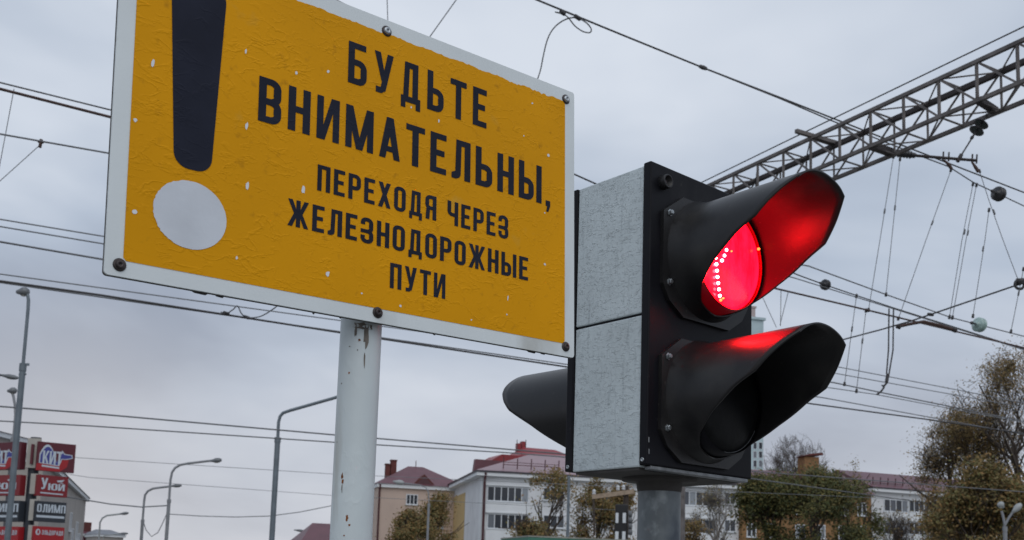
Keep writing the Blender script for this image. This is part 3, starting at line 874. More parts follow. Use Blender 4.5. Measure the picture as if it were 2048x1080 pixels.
def hang(label, top, bot, h, tpx=1.5, m='wire_grey', mids=(), clamp=True, name='dropper_wire', group='thin wires hanging between the overhead lines'):
    """thin hanger: top px at height h above the eye, the rest at the same distance"""
    t = atH(*top, h)
    Y = t.y
    pts = [t] + [atY(*p, Y) for p in mids] + [atY(*bot, Y)]
    r = tpx / 2 * pxm(Y)
    root = thing(name, label, 'wire', pts[-1], group)
    MB().tube(pts, r, 5).build('strand', m, root)
    if clamp:
        for p, k in ((pts[0], 1.0), (pts[-1], 1.0)):
            d = (pts[1] - pts[0]).normalized()
            MB().lathe(p - d * (4 * pxm(Y)), d, [(0, 0), (2.4 * pxm(Y), 0), (2.6 * pxm(Y), 8 * pxm(Y)), (0, 8 * pxm(Y))], 6).build('clamp', 'wire_dark', root)
        q = pts[0].lerp(pts[-1], .34)
        d = (pts[-1] - pts[0]).normalized()
        MB().lathe(q, d, [(0, 0), (1.8 * pxm(Y), 2 * pxm(Y)), (1.8 * pxm(Y), 12 * pxm(Y)), (0, 14 * pxm(Y))], 6).build('splice', m, root)
    return root
hang('hanger wire below the dark insulated rod of the gantry, left of two', (1787, 313), (1737, 620), 9.0, mids=[(1744, 578)])
hang('hanger wire below the dark insulated rod of the gantry, right of two', (1800, 318), (1772, 589), 9.0)
hang('slanting hanger from the first rod clamp down to the bent brown bar', (1902, 340), (1797, 637), 9.0, mids=[(1852, 480)])
hang('hanger just left of the big round insulator, left of two', (1946, 368), (1899, 634), 9.0, mids=[(1924, 480)])
hang('hanger just left of the big round insulator, right of two', (1953, 370), (1905, 635), 9.0, mids=[(1932, 480)])
hang('hanger dropping to the green glass insulator', (1978, 420), (1946, 632), 9.0, mids=[(1970, 480)])
hang('slanting wire from the second rod clamp to the cross-span clamp', (1959, 342), (2039, 567), 9.0, mids=[(1977, 398), (2006, 480)])
hang('hanger at the far right edge under the cross-span wire', (2047, 538), (2022, 663), 6.2)
hang('thin dropper beside the lower hood, left of two', (1713, 592), (1689, 768), 6.0)
hang('thin dropper beside the lower hood, right of two', (1732, 621), (1713, 782), 5.5)
hang('short dropper in front of the tower block, leftmost', (1577, 582), (1560, 650), 5.5, clamp=False)
hang('short dropper in front of the tower block, nearest the dark wire', (1562, 580), (1561, 652), 5.5, clamp=False)
hang('short slanting wire beside the tower block roof', (1524, 592), (1553, 655), 5.5, clamp=False, m='wire_pale', tpx=1.4)
hang('thin wire above the top edge of the sign, left one', (773, -40), (776, 60), 9.4, 2.2, m='wire_pale', clamp=False)
hang('thin slanting wire above the top edge of the sign', (930, -25), (850, 87), 9.4, 2.4, m='wire_pale', clamp=False)
hang('hanging wire at the left edge under the clamped wires', (28, 178), (-8, 370), 5.6, 1.8, m='wire_pale', mids=[(13, 258)], clamp=False)
hang('slanting stay wire below the small clamp at the left edge', (80, 290), (-20, 380), 6.4, 1.8, m='wire_pale', clamp=False)
# jumper pair between two wires
jt = atH(1778, 617, 5.6)
jr = thing('jumper_cable', 'double jumper cable hanging with a hook below the brown bar', 'cable', atY(1754, 789, jt.y))
for a, b in (((1778, 617), (1773, 748)), ((1787, 617), (1778, 748))):
    MB().tube([atY(*a, jt.y), atY(a[0] - 1, 700, jt.y), atY(*b, jt.y)], 1.5 * pxm(jt.y), 6).build('strand', 'wire_dark', jr)
MB().tube([atY(x, y, jt.y) for x, y in ((1775, 752), (1774, 765), (1768, 772), (1764, 770), (1768, 775), (1762, 783), (1754, 789))], 2.2 * pxm(jt.y), 6).build('hook', 'wire_dark', jr)
MB().tube([atY(1776, 748, jt.y), atY(1773, 764, jt.y)], 3.6 * pxm(jt.y), 8).build('sleeve', 'wire_dark', jr)
# loose loop of cable above the sign
def loop(name, label, pts, h, tpx, m, clamps):
    root = thing(name, label, 'cable', atH(*pts[0], h))
    P3 = [atH(x, y, h) for x, y in pts]
    Y = P3[0].y
    # smooth (Catmull-Rom)
    P4 = []
    for i in range(len(P3) - 1):
        a, b, c, d = P3[max(i - 1, 0)], P3[i], P3[i + 1], P3[min(i + 2, len(P3) - 1)]
        for k in range(6):
            t = k / 6
            P4.append(.5 * ((2 * b) + (c - a) * t + (2 * a - 5 * b + 4 * c - d) * t * t + (3 * b - a - 3 * c + d) * t ** 3))
    P4.append(P3[-1])
    MB().tube(P4, tpx / 2 * pxm(Y), 6).build('strand', m, root)
    for (x0, y0), (x1, y1), r in clamps:
        MB().tube([atH(x0, y0, h), atH(x1, y1, h)], r * pxm(Y), 8).build('clamp', 'wire_dark', root)
    return root
loop('cable_loop', 'loose grey cable loop clamped to the messenger and dropping behind the sign', [(1110, 24), (1128, 29), (1138, 37), (1150, 52), (1166, 63), (1180, 65), (1182, 57), (1172, 45), (1155, 36), (1136, 37), (1116, 48), (1102, 64), (1093, 85), (1086, 115), (1081, 140), (1074, 162), (1068, 185)], 9.15, 3.0, 'wire_grey',
     [((1121, 23), (1129, 28), 4.5), ((1150, 32), (1160, 38), 4.5)])
loop('cable_tail', 'short grey cable loop clamped to the thick wire under the sign', [(442, 624), (453, 627), (466, 619), (475, 612), (483, 627), (494, 635), (520, 633), (545, 619), (560, 606)], 4.82, 2.6, 'wire_grey',
     [((448, 625), (457, 628), 3.6), ((488, 633), (498, 636), 3.6)])
for x, y, h in ((81.6, 287, 6.4),):
    root = thing('wire_clamp', 'small dark clamp on the wire at the left edge', 'clamp', atH(x, y, h))
    Y = atH(x, y, h).y
    MB().tube([atY(x + 1, y - 8, Y), atY(x - 2, y + 8, Y)], 3.4 * pxm(Y), 8).build('body', 'rust_bar', root)
    MB().tube([atY(x - 5, y - 4, Y), atY(x + 5, y - 2, Y)], 3.0 * pxm(Y), 8).build('jaw', 'rust_bar', root)
for lab, x, y, h in (('small splice on the dark messenger cable at top centre', 1406, 135, 9.2), ('small clamp on the dark line in front of the right tree', 2011, 861.5, 4.8), ('small clamp where cross-span and lower wires meet', 1861, 629, 5.9)):
    p = atH(x, y, h)
    o = MB().lathe(p, (.85, .53, 0), [(0, -.10), (.03, -.08), (.04, 0), (.03, .08), (0, .10)], 8).build('wire_clamp', 'wire_dark')
    tag(o, lab, 'clamp')
p = atH(2039, 569, 5.9)
root = thing('ring_clamp', 'ring clamp on the cross-span wire at the right edge', 'clamp', p)
MB().tube([p + V((.09 * math.cos(a * .5236), 0, .09 * math.sin(a * .5236))) for a in range(13)], .028, 6, False).build('ring', 'wire_dark', root)
MB().lathe(p + V((-.05, 0, .06)), (1, 0, .1), [(0, 0), (.06, .0), (.06, .14), (0, .14)], 8).build('body', 'wire_dark', root)

def disc_insulator(label, c, axis, R, m, n=2, gap=None):
    """string of n bell discs"""
    root = thing('insulator', label, 'insulator', c, 'disc insulators on the overhead lines')
    ax = V(axis).normalized(); gap = gap or R * .62
    for i in range(n):
        o = V(c) + ax * ((i - (n - 1) / 2) * gap - gap * .3)
        MB().lathe(o, ax, [(0, -.02 * R), (R * .30, 0), (R * .34, R * .22), (R * .72, R * .30), (R, R * .46), (R * .96, R * .54), (R * .6, R * .46), (R * .2, R * .5), (0, R * .52)], 20).build('disc', m, root)
    MB().tube([V(c) - ax * (gap * n * .5 + R * .9), V(c) + ax * (gap * n * .5 + R * .9)], R * .12, 8).build('pin', 'wire_dark', root)
    for s_ in (-1, 1):
        q = V(c) + ax * s_ * (gap * n * .5 + R * .75)
        MB().lathe(q - ax * R * .25, ax, [(0, 0), (R * .2, .05 * R), (R * .24, R * .25), (R * .15, R * .5), (0, R * .52)], 8).build('cap', 'wire_dark', root)
    return root
p = atH(1995, 387, 9.0); wdir = (atH(2048, 412, 9.0) - atH(1947, 365, 9.0)).normalized()
disc_insulator('big dark round insulator on the cable under the gantry', p, wdir, 15 * pxm(p.y), 'insulator_dark', 2)
p = atH(1649, 569, 6.0); wdir = (atH(1713, 591, 6.0) - atH(1596, 550, 6.0)).normalized()
disc_insulator('dark double insulator on the wire beside the lit hood', p, wdir, 11 * pxm(p.y), 'insulator_dark', 2)
p = atH(1956, 649, 6.4); wdir = (atH(2048, 672.6, 6.4) - atH(1903.7, 635.6, 6.4)).normalized()
disc_insulator('pale green glass insulator on the right hand wire', p, wdir, 15 * pxm(p.y), 'glass_green', 2)
a, b = atY(1973, 232, gpt(sp[1], 1, 0).y), atY(1922, 308, gpt(sp[1], 1, 0).y)
hi = disc_insulator('dark hanging insulator string under the gantry outrigger', a.lerp(b, .28), (b - a), 16 * pxm(a.y), 'insulator_dark', 2, 18 * pxm(a.y))
MB().tube([atY(1988, 212, a.y), a.lerp(b, .1)], 1.8 * pxm(a.y), 6).build('link', 'wire_dark', hi)
MB().tube([a.lerp(b, .4), atY(1919, 316, a.y)], 1.7 * pxm(a.y), 6).build('link', 'wire_dark', hi)
# console rod
Yr = gpt(sp[4], 0, 0).y + .55
rod = thing('console_rod', 'horizontal dark insulated rod bracket hung under the gantry', 'bracket', atY(1785, 308, Yr))
MB().tube([atY(1783, 305, Yr), atY(1806, 308, Yr), atY(1830, 311, Yr)], [5.5 * pxm(Yr), 7 * pxm(Yr), 5.5 * pxm(Yr)], 12).build('rod_insulator', 'insulator_dark', rod)
for x in range(1790, 1826, 6):
    MB().lathe(atY(x, 306 + (x - 1786) * .11, Yr), (1, 0, -.1), [(0, 0), (8 * pxm(Yr), .5 * pxm(Yr)), (8 * pxm(Yr), 2 * pxm(Yr)), (0, 3 * pxm(Yr))], 12).build('shed', 'insulator_dark', rod)
MB().tube([atY(1828, 311, Yr), atY(1953, 321, Yr)], 3.0 * pxm(Yr), 10).build('bar', 'truss_dark', rod)
for x in (1886, 1897, 1944, 1953):
    y = 311 + (x - 1828) * .08
    MB().tube([atY(x, y + 6, Yr), atY(x + 1, y - 12, Yr)], 1.7 * pxm(Yr), 6).build('pin', 'truss_dark', rod)
for x, y, x2, y2 in ((1888, 320, 1903, 338), (1944, 324, 1957, 344)):
    MB().tube([atY(x, y, Yr), atY(x2 - 5, y2 - 8, Yr), atY(x2, y2, Yr)], [2 * pxm(Yr), 3.6 * pxm(Yr), 3.6 * pxm(Yr)], 8).build('wire_grip', 'rust_bar', rod)
MB().tube([atY(1915, 323, Yr), atY(1923, 309, Yr)], 4 * pxm(Yr), 8).build('hanger_grip', 'truss_dark', rod)
Yb = atH(1818, 642, 5.5).y
bb = thing('bent_bar', 'bent rusty brown bar fixed across the lower wires', 'bar', atY(1848, 643, Yb))
MB().tube([atY(1793, 654, Yb), atY(1820, 648, Yb), atY(1848, 643, Yb), atY(1880, 651, Yb), atY(1912, 661, Yb)], 3.2 * pxm(Yb), 8).build('rail', 'rust_bar', bb)
for x, y in ((1797, 654), (1909, 661)):
    MB().tube([atY(x - 4, y - 2, Yb), atY(x + 4, y + 1, Yb)], 4.6 * pxm(Yb), 8).build('end_clip', 'truss_dark', bb)

# ------------------------------------------------------------------ street lamps
def lamp(label, base_px, Y, arm, head=None, r=(.09, .055), m='lamp_steel', rank=None, joint=None, headm='lamp_head', heads=None):
    """arm: px points from where the pole starts to bend to the head; pole runs straight down from the first"""
    t = atY(*arm[0], Y)
    root = thing('street_lamp', label, 'street lamp', (t.x, t.y, 0), 'street lamps')
    k = pxm(Y)
    jz = atY(*joint, Y).z if joint else t.z * .7
    MB().tube([(t.x, t.y, 0), (t.x, t.y, jz)], r[0], 12).build('pole', m, root)
    MB().tube([(t.x, t.y, jz - .1), (t.x, t.y, jz + .1)], r[0] * 1.18, 12).build('collar', m, root)
    pts = [V((t.x, t.y, jz))] + [atY(*p, Y) for p in arm]
    MB().tube(pts, r[1], 10).build('arm', m, root)
    for hd in (heads or ([head] if head else [])):
        (x0, y0), (x1, y1), th = hd
        a = atY(x0, y0, Y); b = atY(x1, y1, Y)
        d = b - a; Ln = d.length; w_ = th * k
        mb = MB().lathe(a, d, [(0, 0), (w_ * .35, .0), (w_ * .6, Ln * .25), (w_, Ln * .5), (w_ * .95, Ln * .8), (w_ * .5, Ln), (0, Ln)], 14)
        hh_ = mb.build('lamp_head', headm, root)
        MB().lathe(a + d * .3 - V((0, 0, w_ * .45)), d, [(0, 0), (w_ * .5, Ln * .1), (w_ * .66, Ln * .3), (w_ * .5, Ln * .5), (0, Ln * .6)], 12).build('cover_glass', 'lamp_glass', hh_)
    return root
lamp('tall steel street lamp beside the shop sign pylon with round head', None, 27, [(56, 620), (57, 600), (55, 588), (46, 583)], r=(.078, .045), joint=(52, 735), heads=[((33, 584), (58, 583), 9.5)])
MB().tube([atY(38, 749, 27), atY(52, 748, 27)], .03, 6).build('bracket', 'lamp_steel', bpy.data.objects['street_lamp'])
MB().bar(atY(46, 729, 27), atY(58, 729, 27), .06).build('bracket', 'lamp_steel', bpy.data.objects['street_lamp'])
lamp('slimmer grey street lamp at the left edge with dark round head', None, 46, [(31, 830), (30, 810), (27, 793), (24, 783)], r=(.10, .06), m='lamp_concrete', joint=(30, 880), heads=[((15, 782), (33, 781), 7)])
lamp('lamp arm reaching in from beyond the left edge', None, 33, [(-90, 790), (-84, 765), (-60, 751), (0, 750)], r=(.09, .05), joint=(-90, 860), heads=[((0, 750), (36, 756), 5)])
lamp('dark street lamp with its arm passing behind the sign post', None, 40, [(556, 868), (557, 845), (560, 833), (566, 826), (580, 821), (668, 796), (705, 785)], r=(.105, .062), joint=(555, 880), heads=[((700, 786), (740, 775), 6)])
lamp('pale street lamp, largest of the row at lower left', None, 66, [(341, 960), (344, 945), (350, 936), (360, 930), (375, 927), (425, 921)], r=(.11, .075), m='lamp_concrete', joint=(338, 1002), heads=[((420, 922), (443, 920), 5)])
lamp('pale street lamp left of the largest in the row', None, 80, [(288, 1005), (290, 990), (296, 982), (306, 977), (345, 972)], r=(.12, .085), m='lamp_concrete', joint=(285, 1042), heads=[((340, 972), (363, 971), 3.5)])
lamp('small far street lamp above the grey far house', None, 104, [(199, 1062), (200, 1045), (205, 1036), (214, 1031), (240, 1028)], r=(.11, .085), m='lamp_pale', joint=(199, 1080), heads=[((238, 1028), (257, 1026), 3)])
lamp('tiny far street lamp head beside the dark red far house', None, 130, [(205, 1092), (208, 1072), (240, 1067)], r=(.12, .07), m='lamp_pale', heads=[((236, 1067), (256, 1067), 2.4)])
lamp('tiny far street lamp left of the white sign post', None, 110, [(652, 1085), (640, 1068), (622, 1063), (604, 1061)], r=(.12, .06), m='lamp_pale', heads=[((588, 1060), (608, 1062), 2.6)])
lamp('thin street lamp in front of the peach house with pale head', None, 72, [(858, 1000), (857, 985), (852, 975), (840, 970), (806, 966)], r=(.085, .04), m='lamp_concrete', joint=(858, 1010), headm='lamp_pale', heads=[((786, 963), (808, 966), 5)])
lamp('two-headed pale street lamp in front of the right tree', None, 42, [(2010, 1060), (2009, 1046), (2006, 1032), (2003, 1022)], r=(.08, .05), m='lamp_concrete', joint=(2010, 1058), headm='lamp_pale', heads=[((2007, 1016), (1998, 1005), 7), ((2024, 1026), (2042, 1008), 6.5)])
dl = [o for o in bpy.data.objects if o.get('label', '').startswith('two-headed')][0]
MB().tube([atY(2010, 1050, 42), atY(2018, 1035, 42), atY(2026, 1024, 42)], .05, 8).build('arm', 'lamp_concrete', dl)
tp = atY(1138, 955, 58)
o = thing('steel_pole', 'slim grey steel pole standing left of the signal box', 'pole', (tp.x, tp.y, 0))
MB().tube([(tp.x, tp.y, 0), (tp.x, tp.y, tp.z)], [.10, .075], 12).build('shaft', 'lamp_steel', o)
MB().lathe((tp.x, tp.y, tp.z), (0, 0, 1), [(.09, 0), (.09, .05), (0, .09)], 12).build('cap', 'lamp_steel', o)
def slack(label, pts, Y, tpx, m):
    P3 = [atY(x, y, Y) for x, y in pts]
    o = MB().tube(P3, tpx / 2 * pxm(Y), 5).build('slack_cable', m)
    return tag(o, label, 'cable', 'slack cables strung between street lamps')
slack('slack cable from the pylon to the largest lamp of the row', [(60, 985), (120, 992), (160, 998), (220, 1008), (284, 1014), (336, 1011)], 66, 2.6, 'wire_pale')
slack('faint slack cable from the largest lamp towards the sign post', [(336, 1028), (400, 1032), (470, 1034), (540, 1032), (600, 1024), (665, 1011)], 66, 1.8, 'wire_pale')
slack('short cable loop hanging between the two pale lamps', [(287, 1044), (292, 1060), (303, 1073), (316, 1065), (326, 1045), (336, 1022)], 73, 1.8, 'wire_pale')

# ------------------------------------------------------------------ buildings
def plane_frame(pL, YL, pR, YR, flip=False):
    """facade frame: origin on the ground under px column pL at distance YL, x towards pR at YR, y into the building"""
    a = atY(pL[0], pL[1], YL); b = atY(pR[0], pR[1], YR)
    x = V((b.x - a.x, b.y - a.y, 0)); ln = x.length; x.normalize()
    y = V((-x.y, x.x, 0))
    if (y.y < 0) != flip: y = -y
    return frame((a.x, a.y, 0), x, y, (0, 0, 1)), ln
def on_facade(M, px, py):
    """px -> (s, z) on the facade plane"""
    d = ray(px, py)
    n = V((M[0][1], M[1][1], M[2][1])); o = M.translation
    p = EYE + d * ((o - EYE).dot(n) / d.dot(n))
    q = M.inverted() @ p
    return q.x, q.z
FR_CACHE = {}
def window(parent, x0, z0, x1, z1, nx, ny=1, fr=.09, y=0., transom=None, rows=None, sill=True):
    """white frame standing out of the wall, each pane a sub-part"""
    w_, h_ = x1 - x0, z1 - z0
    key = (round(w_, 2), round(h_, 2), nx, ny)
    if key not in FR_CACHE:
        mb = MB()
        mb.box((0, -.10, 0), (w_, .0, fr)); mb.box((0, -.10, h_ - fr), (w_, .0, h_))
        for i in range(nx + 1):
            xx = (w_ - fr) * i / nx
            mb.box((xx, -.095, fr), (xx + fr, .0, h_ - fr))
        for j in range(1, ny):
            zz = fr + (h_ - 2 * fr) * j / ny
            mb.box((fr, -.09, zz - fr * .4), (w_ - fr, -.002, zz + fr * .4))
        if sill:
            mb.box((-.08, -.2, -.07), (w_ + .08, .0, -.003))
        fm = mb.mesh('window'); fm.materials.append(MAT['frame_white'])
        pw = (w_ - fr) / nx - fr; ph = h_ - 2 * fr
        gm = MB().box((0, -.05, 0), (pw, -.015, ph)).mesh('pane'); gm.materials.append(MAT['glass'])
        FR_CACHE[key] = (fm, gm)
    fm, gm = FR_CACHE[key]
    o = inst(fm, 'window', parent, (x0, y, z0))
    for i in range(nx):
        inst(gm, 'pane', o, ((w_ - fr) * i / nx + fr, 0, fr))
    return o
def lb(mb, name, m, parent): return mb.build(name, m, parent, local=True)
def hip_roof(mb, x0, x1, y0, y1, z, h, hipL, hipR):
    ym = (y0 + y1) / 2
    vs = [(x0, y0, z), (x1, y0, z), (x1, y1, z), (x0, y1, z), (x0 + hipL, ym, z + h), (x1 - hipR, ym, z + h)]
    return mb.add(vs, [(0, 1, 5, 4), (1, 2, 5), (2, 3, 4, 5), (3, 0, 4), (3, 2, 1, 0)])
def roof_guard(parent, x0, x1, y, z, n):
    mb = MB()
    for i in range(n + 1):
        x = x0 + (x1 - x0) * i / n
        mb.bar((x, y, z - .35), (x, y - .1, z + .75), .09)
    mb.bar((x0, y, z + .05), (x1, y, z + .05), .07); mb.bar((x0, y, z + .3), (x1, y, z + .3), .05)
    return lb(mb, 'snow_guard', 'pipe_maroon', parent)

# long white block with the ochre end wall
M2, L2 = plane_frame((966, 950), 104, (1482, 969), 110)
b2 = thing('apartment_block', 'long white four-storey block with pinkish roof and ochre strip on its end wall', 'building', M2)
s0, ze = on_facade(M2, 966, 952)
DEP = 19.5
lb(MB().box((0, 0, 0), (L2, DEP, ze)), 'wall', 'wall_white', b2)
# end wall strips
xe = -.012
lb(MB().box((xe - .03, DEP * .50, 0), (xe, DEP - .3, ze - .95)), 'ochre_panel', 'wall_ochre', b2)
lb(MB().box((xe - .05, 0.1, 0), (xe, 1.2, ze - .05)), 'corner_strip', 'trim_white', b2)
# eaves, gutter, roof
lb(MB().box((-.75, -.6, ze + .003), (L2 + .3, DEP + .7, ze + .34)), 'eaves', 'trim_white', b2)
lb(MB().box((-.82, -.68, ze + .343), (L2 + .32, DEP + .75, ze + .52)), 'gutter', 'gutter_dark', b2)
mb = MB(); hip_roof(mb, -.85, L2 + .35, -.7, DEP + .8, ze + .523, 3.2, 8.2, .01)
rf2 = lb(mb, 'roof', 'roof_pink', b2)
roof_guard(rf2, 2.2, 8.0, .7, ze + 1.3, 4); roof_guard(rf2, L2 - 7.5, L2 - 1, .7, ze + 1.3, 4)
for px in (967.5, 1481):
    x, z = on_facade(M2, px, 1000)
    mb = MB().tube([(x, -.62, ze + .3), (x, -.16, ze - .7), (x, -.16, 0)], .13, 8)
    lb(mb, 'downpipe', 'pipe_maroon', b2)
bays = [(974.5, 1057, 6, 'loggia'), (1086, 1128, 3, 'window'), (1190, 1216, 2, 'window'), (1232, 1262, 2, 'window'), (1364, 1432, 5, 'loggia'), (1448, 1471, 2, 'window')]
for a, b, n, kind in bays:
    for (yt, yb) in ((971.5, 1002), (1026.5, 1057)):
        dy = (a - 975) * .0255
        k = 1 if kind == 'loggia' else .86
        x0, z1 = on_facade(M2, a, yt + dy); x1, z0 = on_facade(M2, b, yb + dy)
        z0 = z1 - 1.52 * k
        window(b2, x0, z0, x1, z1, n)
        if kind == 'loggia':
            lb(MB().box((x0 - .15, -.16, z0 - 1.18), (x1 + .15, 0, z0 - .09)), 'balcony_panel', 'trim_white', b2)
            lb(MB().box((x0 - .18, -.22, z1 + .05), (x1 + .18, 0, z1 + .2)), 'canopy', 'trim_white', b2)

# ochre brick block continuing it, mostly behind trees
M3, L3 = plane_frame((1484, 969), 109.2, (1742, 978), 113)
b3 = thing('brick_block', 'orange brick block behind the green trees with a tall brick chimney', 'building', M3)
s_, z3 = on_facade(M3, 1484, 975)
lb(MB().box((0.02, 0, 0), (L3, 12, z3)), 'wall', 'wall_brick', b3)
mb = MB(); mb.add([(0, -.6, z3), (L3 + .2, -.6, z3), (L3 + .2, 6, z3 + 2.7), (0, 6, z3 + 2.7), (0, 12.6, z3), (L3 + .2, 12.6, z3)], [(0, 1, 2, 3), (3, 2, 5, 4), (0, 3, 4), (1, 5, 2), (0, 4, 5, 1)])
rf3 = lb(mb, 'roof', 'roof_maroon', b3)
x, z = on_facade(M3, 1663, 940)
mb = MB().box((x - .9, 4.0, z3 + 1.6), (x + .9, 5.5, z3 + 4.3)); ch = lb(mb, 'chimney', 'chimney_brick', rf3)
mb = MB().prism([(x - 1.3, 3.7, z3 + 4.3), (x + 1.3, 3.7, z3 + 4.55), (x + 1.1, 3.7, z3 + 4.8), (x - .2, 3.7, z3 + 4.62)], (0, 2.0, 0)); lb(mb, 'chimney_cap', 'chimney', rf3)
for a, b in ((1493, 1512), (1530, 1549), (1590, 1610), (1632, 1650), (1676, 1696), (1714, 1732)):
    for yt in (999, 1046):
        dy = (a - 1490) * .025
        x0, z1 = on_facade(M3, a, yt + dy); x1, z_ = on_facade(M3, b, yt)
        window(b3, x0, z1 - 1.45, x1, z1, 2)

# white balcony block at right
M4, L4 = plane_frame((1743, 977), 124, (1990, 988), 131)
b4 = thing('balcony_block', 'white block with rows of glazed balconies and maroon roof beside the right tree', 'building', M4)
s_, z4 = on_facade(M4, 1760, 984)
lb(MB().box((0, 0, 0), (L4, 12, z4)), 'wall', 'wall_white', b4)
lb(MB().box((-.3, -.6, z4 + .003), (L4 + .3, 12.5, z4 + .35)), 'eaves', 'trim_white', b4)
lb(MB().box((-.32, -.68, z4 + .353), (L4 + .32, 12.6, z4 + .5)), 'gutter', 'gutter_dark', b4)
mb = MB(); mb.add([(-.4, -.7, z4 + .503), (L4 + .4, -.7, z4 + .503), (L4 + .4, 6, z4 + 3.1), (-.4, 6, z4 + 3.1), (-.4, 12.7, z4 + .503), (L4 + .4, 12.7, z4 + .503)], [(0, 1, 2, 3), (3, 2, 5, 4), (0, 3, 4), (1, 5, 2), (0, 4, 5, 1)])
rf4 = lb(mb, 'roof', 'roof_maroon', b4)
x, z = on_facade(M4, 1752, 960); x2, z = on_facade(M4, 1812, 960)
roof_guard(rf4, x, x2, .6, z4 + 1.1, 4)
for a, b, n in ((1767, 1815, 4), (1817, 1857, 4), (1861, 1905, 4)):
    for yt in (997.5, 1043):
        dy = (a - 1767) * .03
        x0, z1 = on_facade(M4, a, yt + dy); x1, z_ = on_facade(M4, b, yt)
        window(b4, x0, z1 - 1.5, x1, z1, n)
        lb(MB().box((x0 - .03, -.2, z1 - 2.62), (x1 + .03, 0, z1 - 1.6)), 'balcony_panel', 'trim_white', b4)

# peach house with hipped roof
M1, L1 = plane_frame((757, 970), 118, (930, 973), 121)
b1 = thing('peach_house', 'peach rendered house with maroon hipped roof and two tall chimneys', 'house', M1)
s_, z1_ = on_facade(M1, 757, 974)
lb(MB().box((0, 0, 0), (L1, 9.5, z1_)), 'wall', 'wall_peach', b1)
lb(MB().box((-.2, -.35, z1_ + .003), (L1 + .4, 9.8, z1_ + .42)), 'eaves', 'trim_white', b1)
mb = MB(); hip_roof(mb, -.3, L1 + .6, -.5, 10, z1_ + .423, 2.65, 4.6, 4.6)
r1 = lb(mb, 'roof', 'roof_maroon', b1)
xd, zd_ = on_facade(M1, 848.5, 955)
mb = MB().add([(xd - 1.35, -.1, z1_ + .5), (xd + 1.35, -.1, z1_ + .5), (xd, -.1, z1_ + 1.75), (xd, 4, z1_ + 1.7)], [(0, 1, 2), (0, 2, 3), (2, 1, 3)]); lb(mb, 'dormer', 'chimney', r1)
mb = MB().add([(xd - .95, -.13, z1_ + .62), (xd + .95, -.13, z1_ + .62), (xd, -.13, z1_ + 1.5)], [(0, 1, 2)]); lb(mb, 'dormer_shutter', 'pipe_maroon', r1)
xr = (L1 + .3) / 2
for px0, px1, pt in ((785.5, 794.5, 925), (796.5, 808, 917)):
    xa, zt_ = on_facade(M1, px0, pt); xb, _ = on_facade(M1, px1, pt)
    lb(MB().box((xa, 4.2, z1_ + .8), (xb, 4.9, zt_ + .15)), 'chimney', 'chimney', r1)
    lb(MB().box((xa - .06, 4.15, zt_ + .153), (xb + .06, 4.95, zt_ + .3)), 'chimney_cap', 'chimney', r1)
lb(MB().tube([(xr, 4.75, z1_ + 3.0), (xr, 4.75, z1_ + 3.8)], .05, 6), 'finial', 'pipe_maroon', r1)
x, _ = on_facade(M1, 758, 1000)
lb(MB().tube([(x, -.4, z1_ + .3), (x, -.12, z1_ - .5), (x, -.12, 0)], .11, 8), 'downpipe', 'pipe_maroon', b1)
for a, b, yt, yb in ((812.5, 835, 988, 1010), (812.5, 835, 1034, 1056), (864, 886, 989, 1011), (864, 886, 1035, 1057)):
    x0, zt_ = on_facade(M1, a, yt); x1, zb_ = on_facade(M1, b, yb)
    window(b1, x0, zb_, x1, zt_, 3)

# bright red roofs beyond the white block
M5, L5 = plane_frame((950, 930), 140, (1220, 935), 148)
b5 = thing('red_roofed_house', 'far house with bright red stepped roofs rising behind the white block', 'house', M5)
def fz(M, px, py): return on_facade(M, px, py)
xa, za = fz(M5, 951, 918); xb, _ = fz(M5, 1100, 918); _, zlow = fz(M5, 960, 952)
lb(MB().box((0, 0, 0), (L5, 10, zlow)), 'wall', 'wall_tan', b5)
mb = MB().prism([(xa - .5, 0, zlow - 2), (xa, 0, za), (xb, 0, za), (xb, 0, zlow - 2)], (0, .6, 0)); lb(mb, 'lower_roof', 'roof_maroon', b5)
xc, zc_ = fz(M5, 1010, 907); xd, _ = fz(M5, 1112, 907); xf, zf = fz(M5, 985, 921)
mb = MB().prism([(xf, 1, zf), (xc, 1, zc_), (xd, 1, zc_), (xd, 1, zf)], (0, 5, 0)); lb(mb, 'middle_roof', 'roof_red', b5)
xg, zg = fz(M5, 1075, 887); xh, zh = fz(M5, 1140, 887); xi, zi = fz(M5, 1051, 908); xj, _ = fz(M5, 1180, 908)
mb = MB().add([(xi, 2, zi), (xj, 2, zi), (xh, 5, zg), (xg, 5, zg), (xi, 9, zi), (xj, 9, zi)], [(0, 1, 2, 3), (1, 5, 2), (0, 3, 4), (4, 3, 2, 5), (0, 4, 5, 1)])
ur = lb(mb, 'upper_roof', 'roof_red', b5)
for px0, px1, pt in ((1064, 1071, 883), (1073, 1080, 879)):
    x0, z0 = fz(M5, px0, pt); x1, _ = fz(M5, px1, pt)
    lb(MB().box((x0, 5, zi), (x1, 5.8, z0 + .3)), 'chimney', 'roof_red', ur)
for px in (1064, 1082):
    x, z = fz(M5, px, 874); lb(MB().tube([(x, 5.2, zi), (x, 5.2, z + .2)], .06, 5), 'aerial', 'wire_grey', ur)
x, z = fz(M5, 1013, 907)
lb(MB().box((x, .9, zf + .1), (x + 1.1, 1.0, zc_ - .1)), 'dormer', 'roof_red', b5)

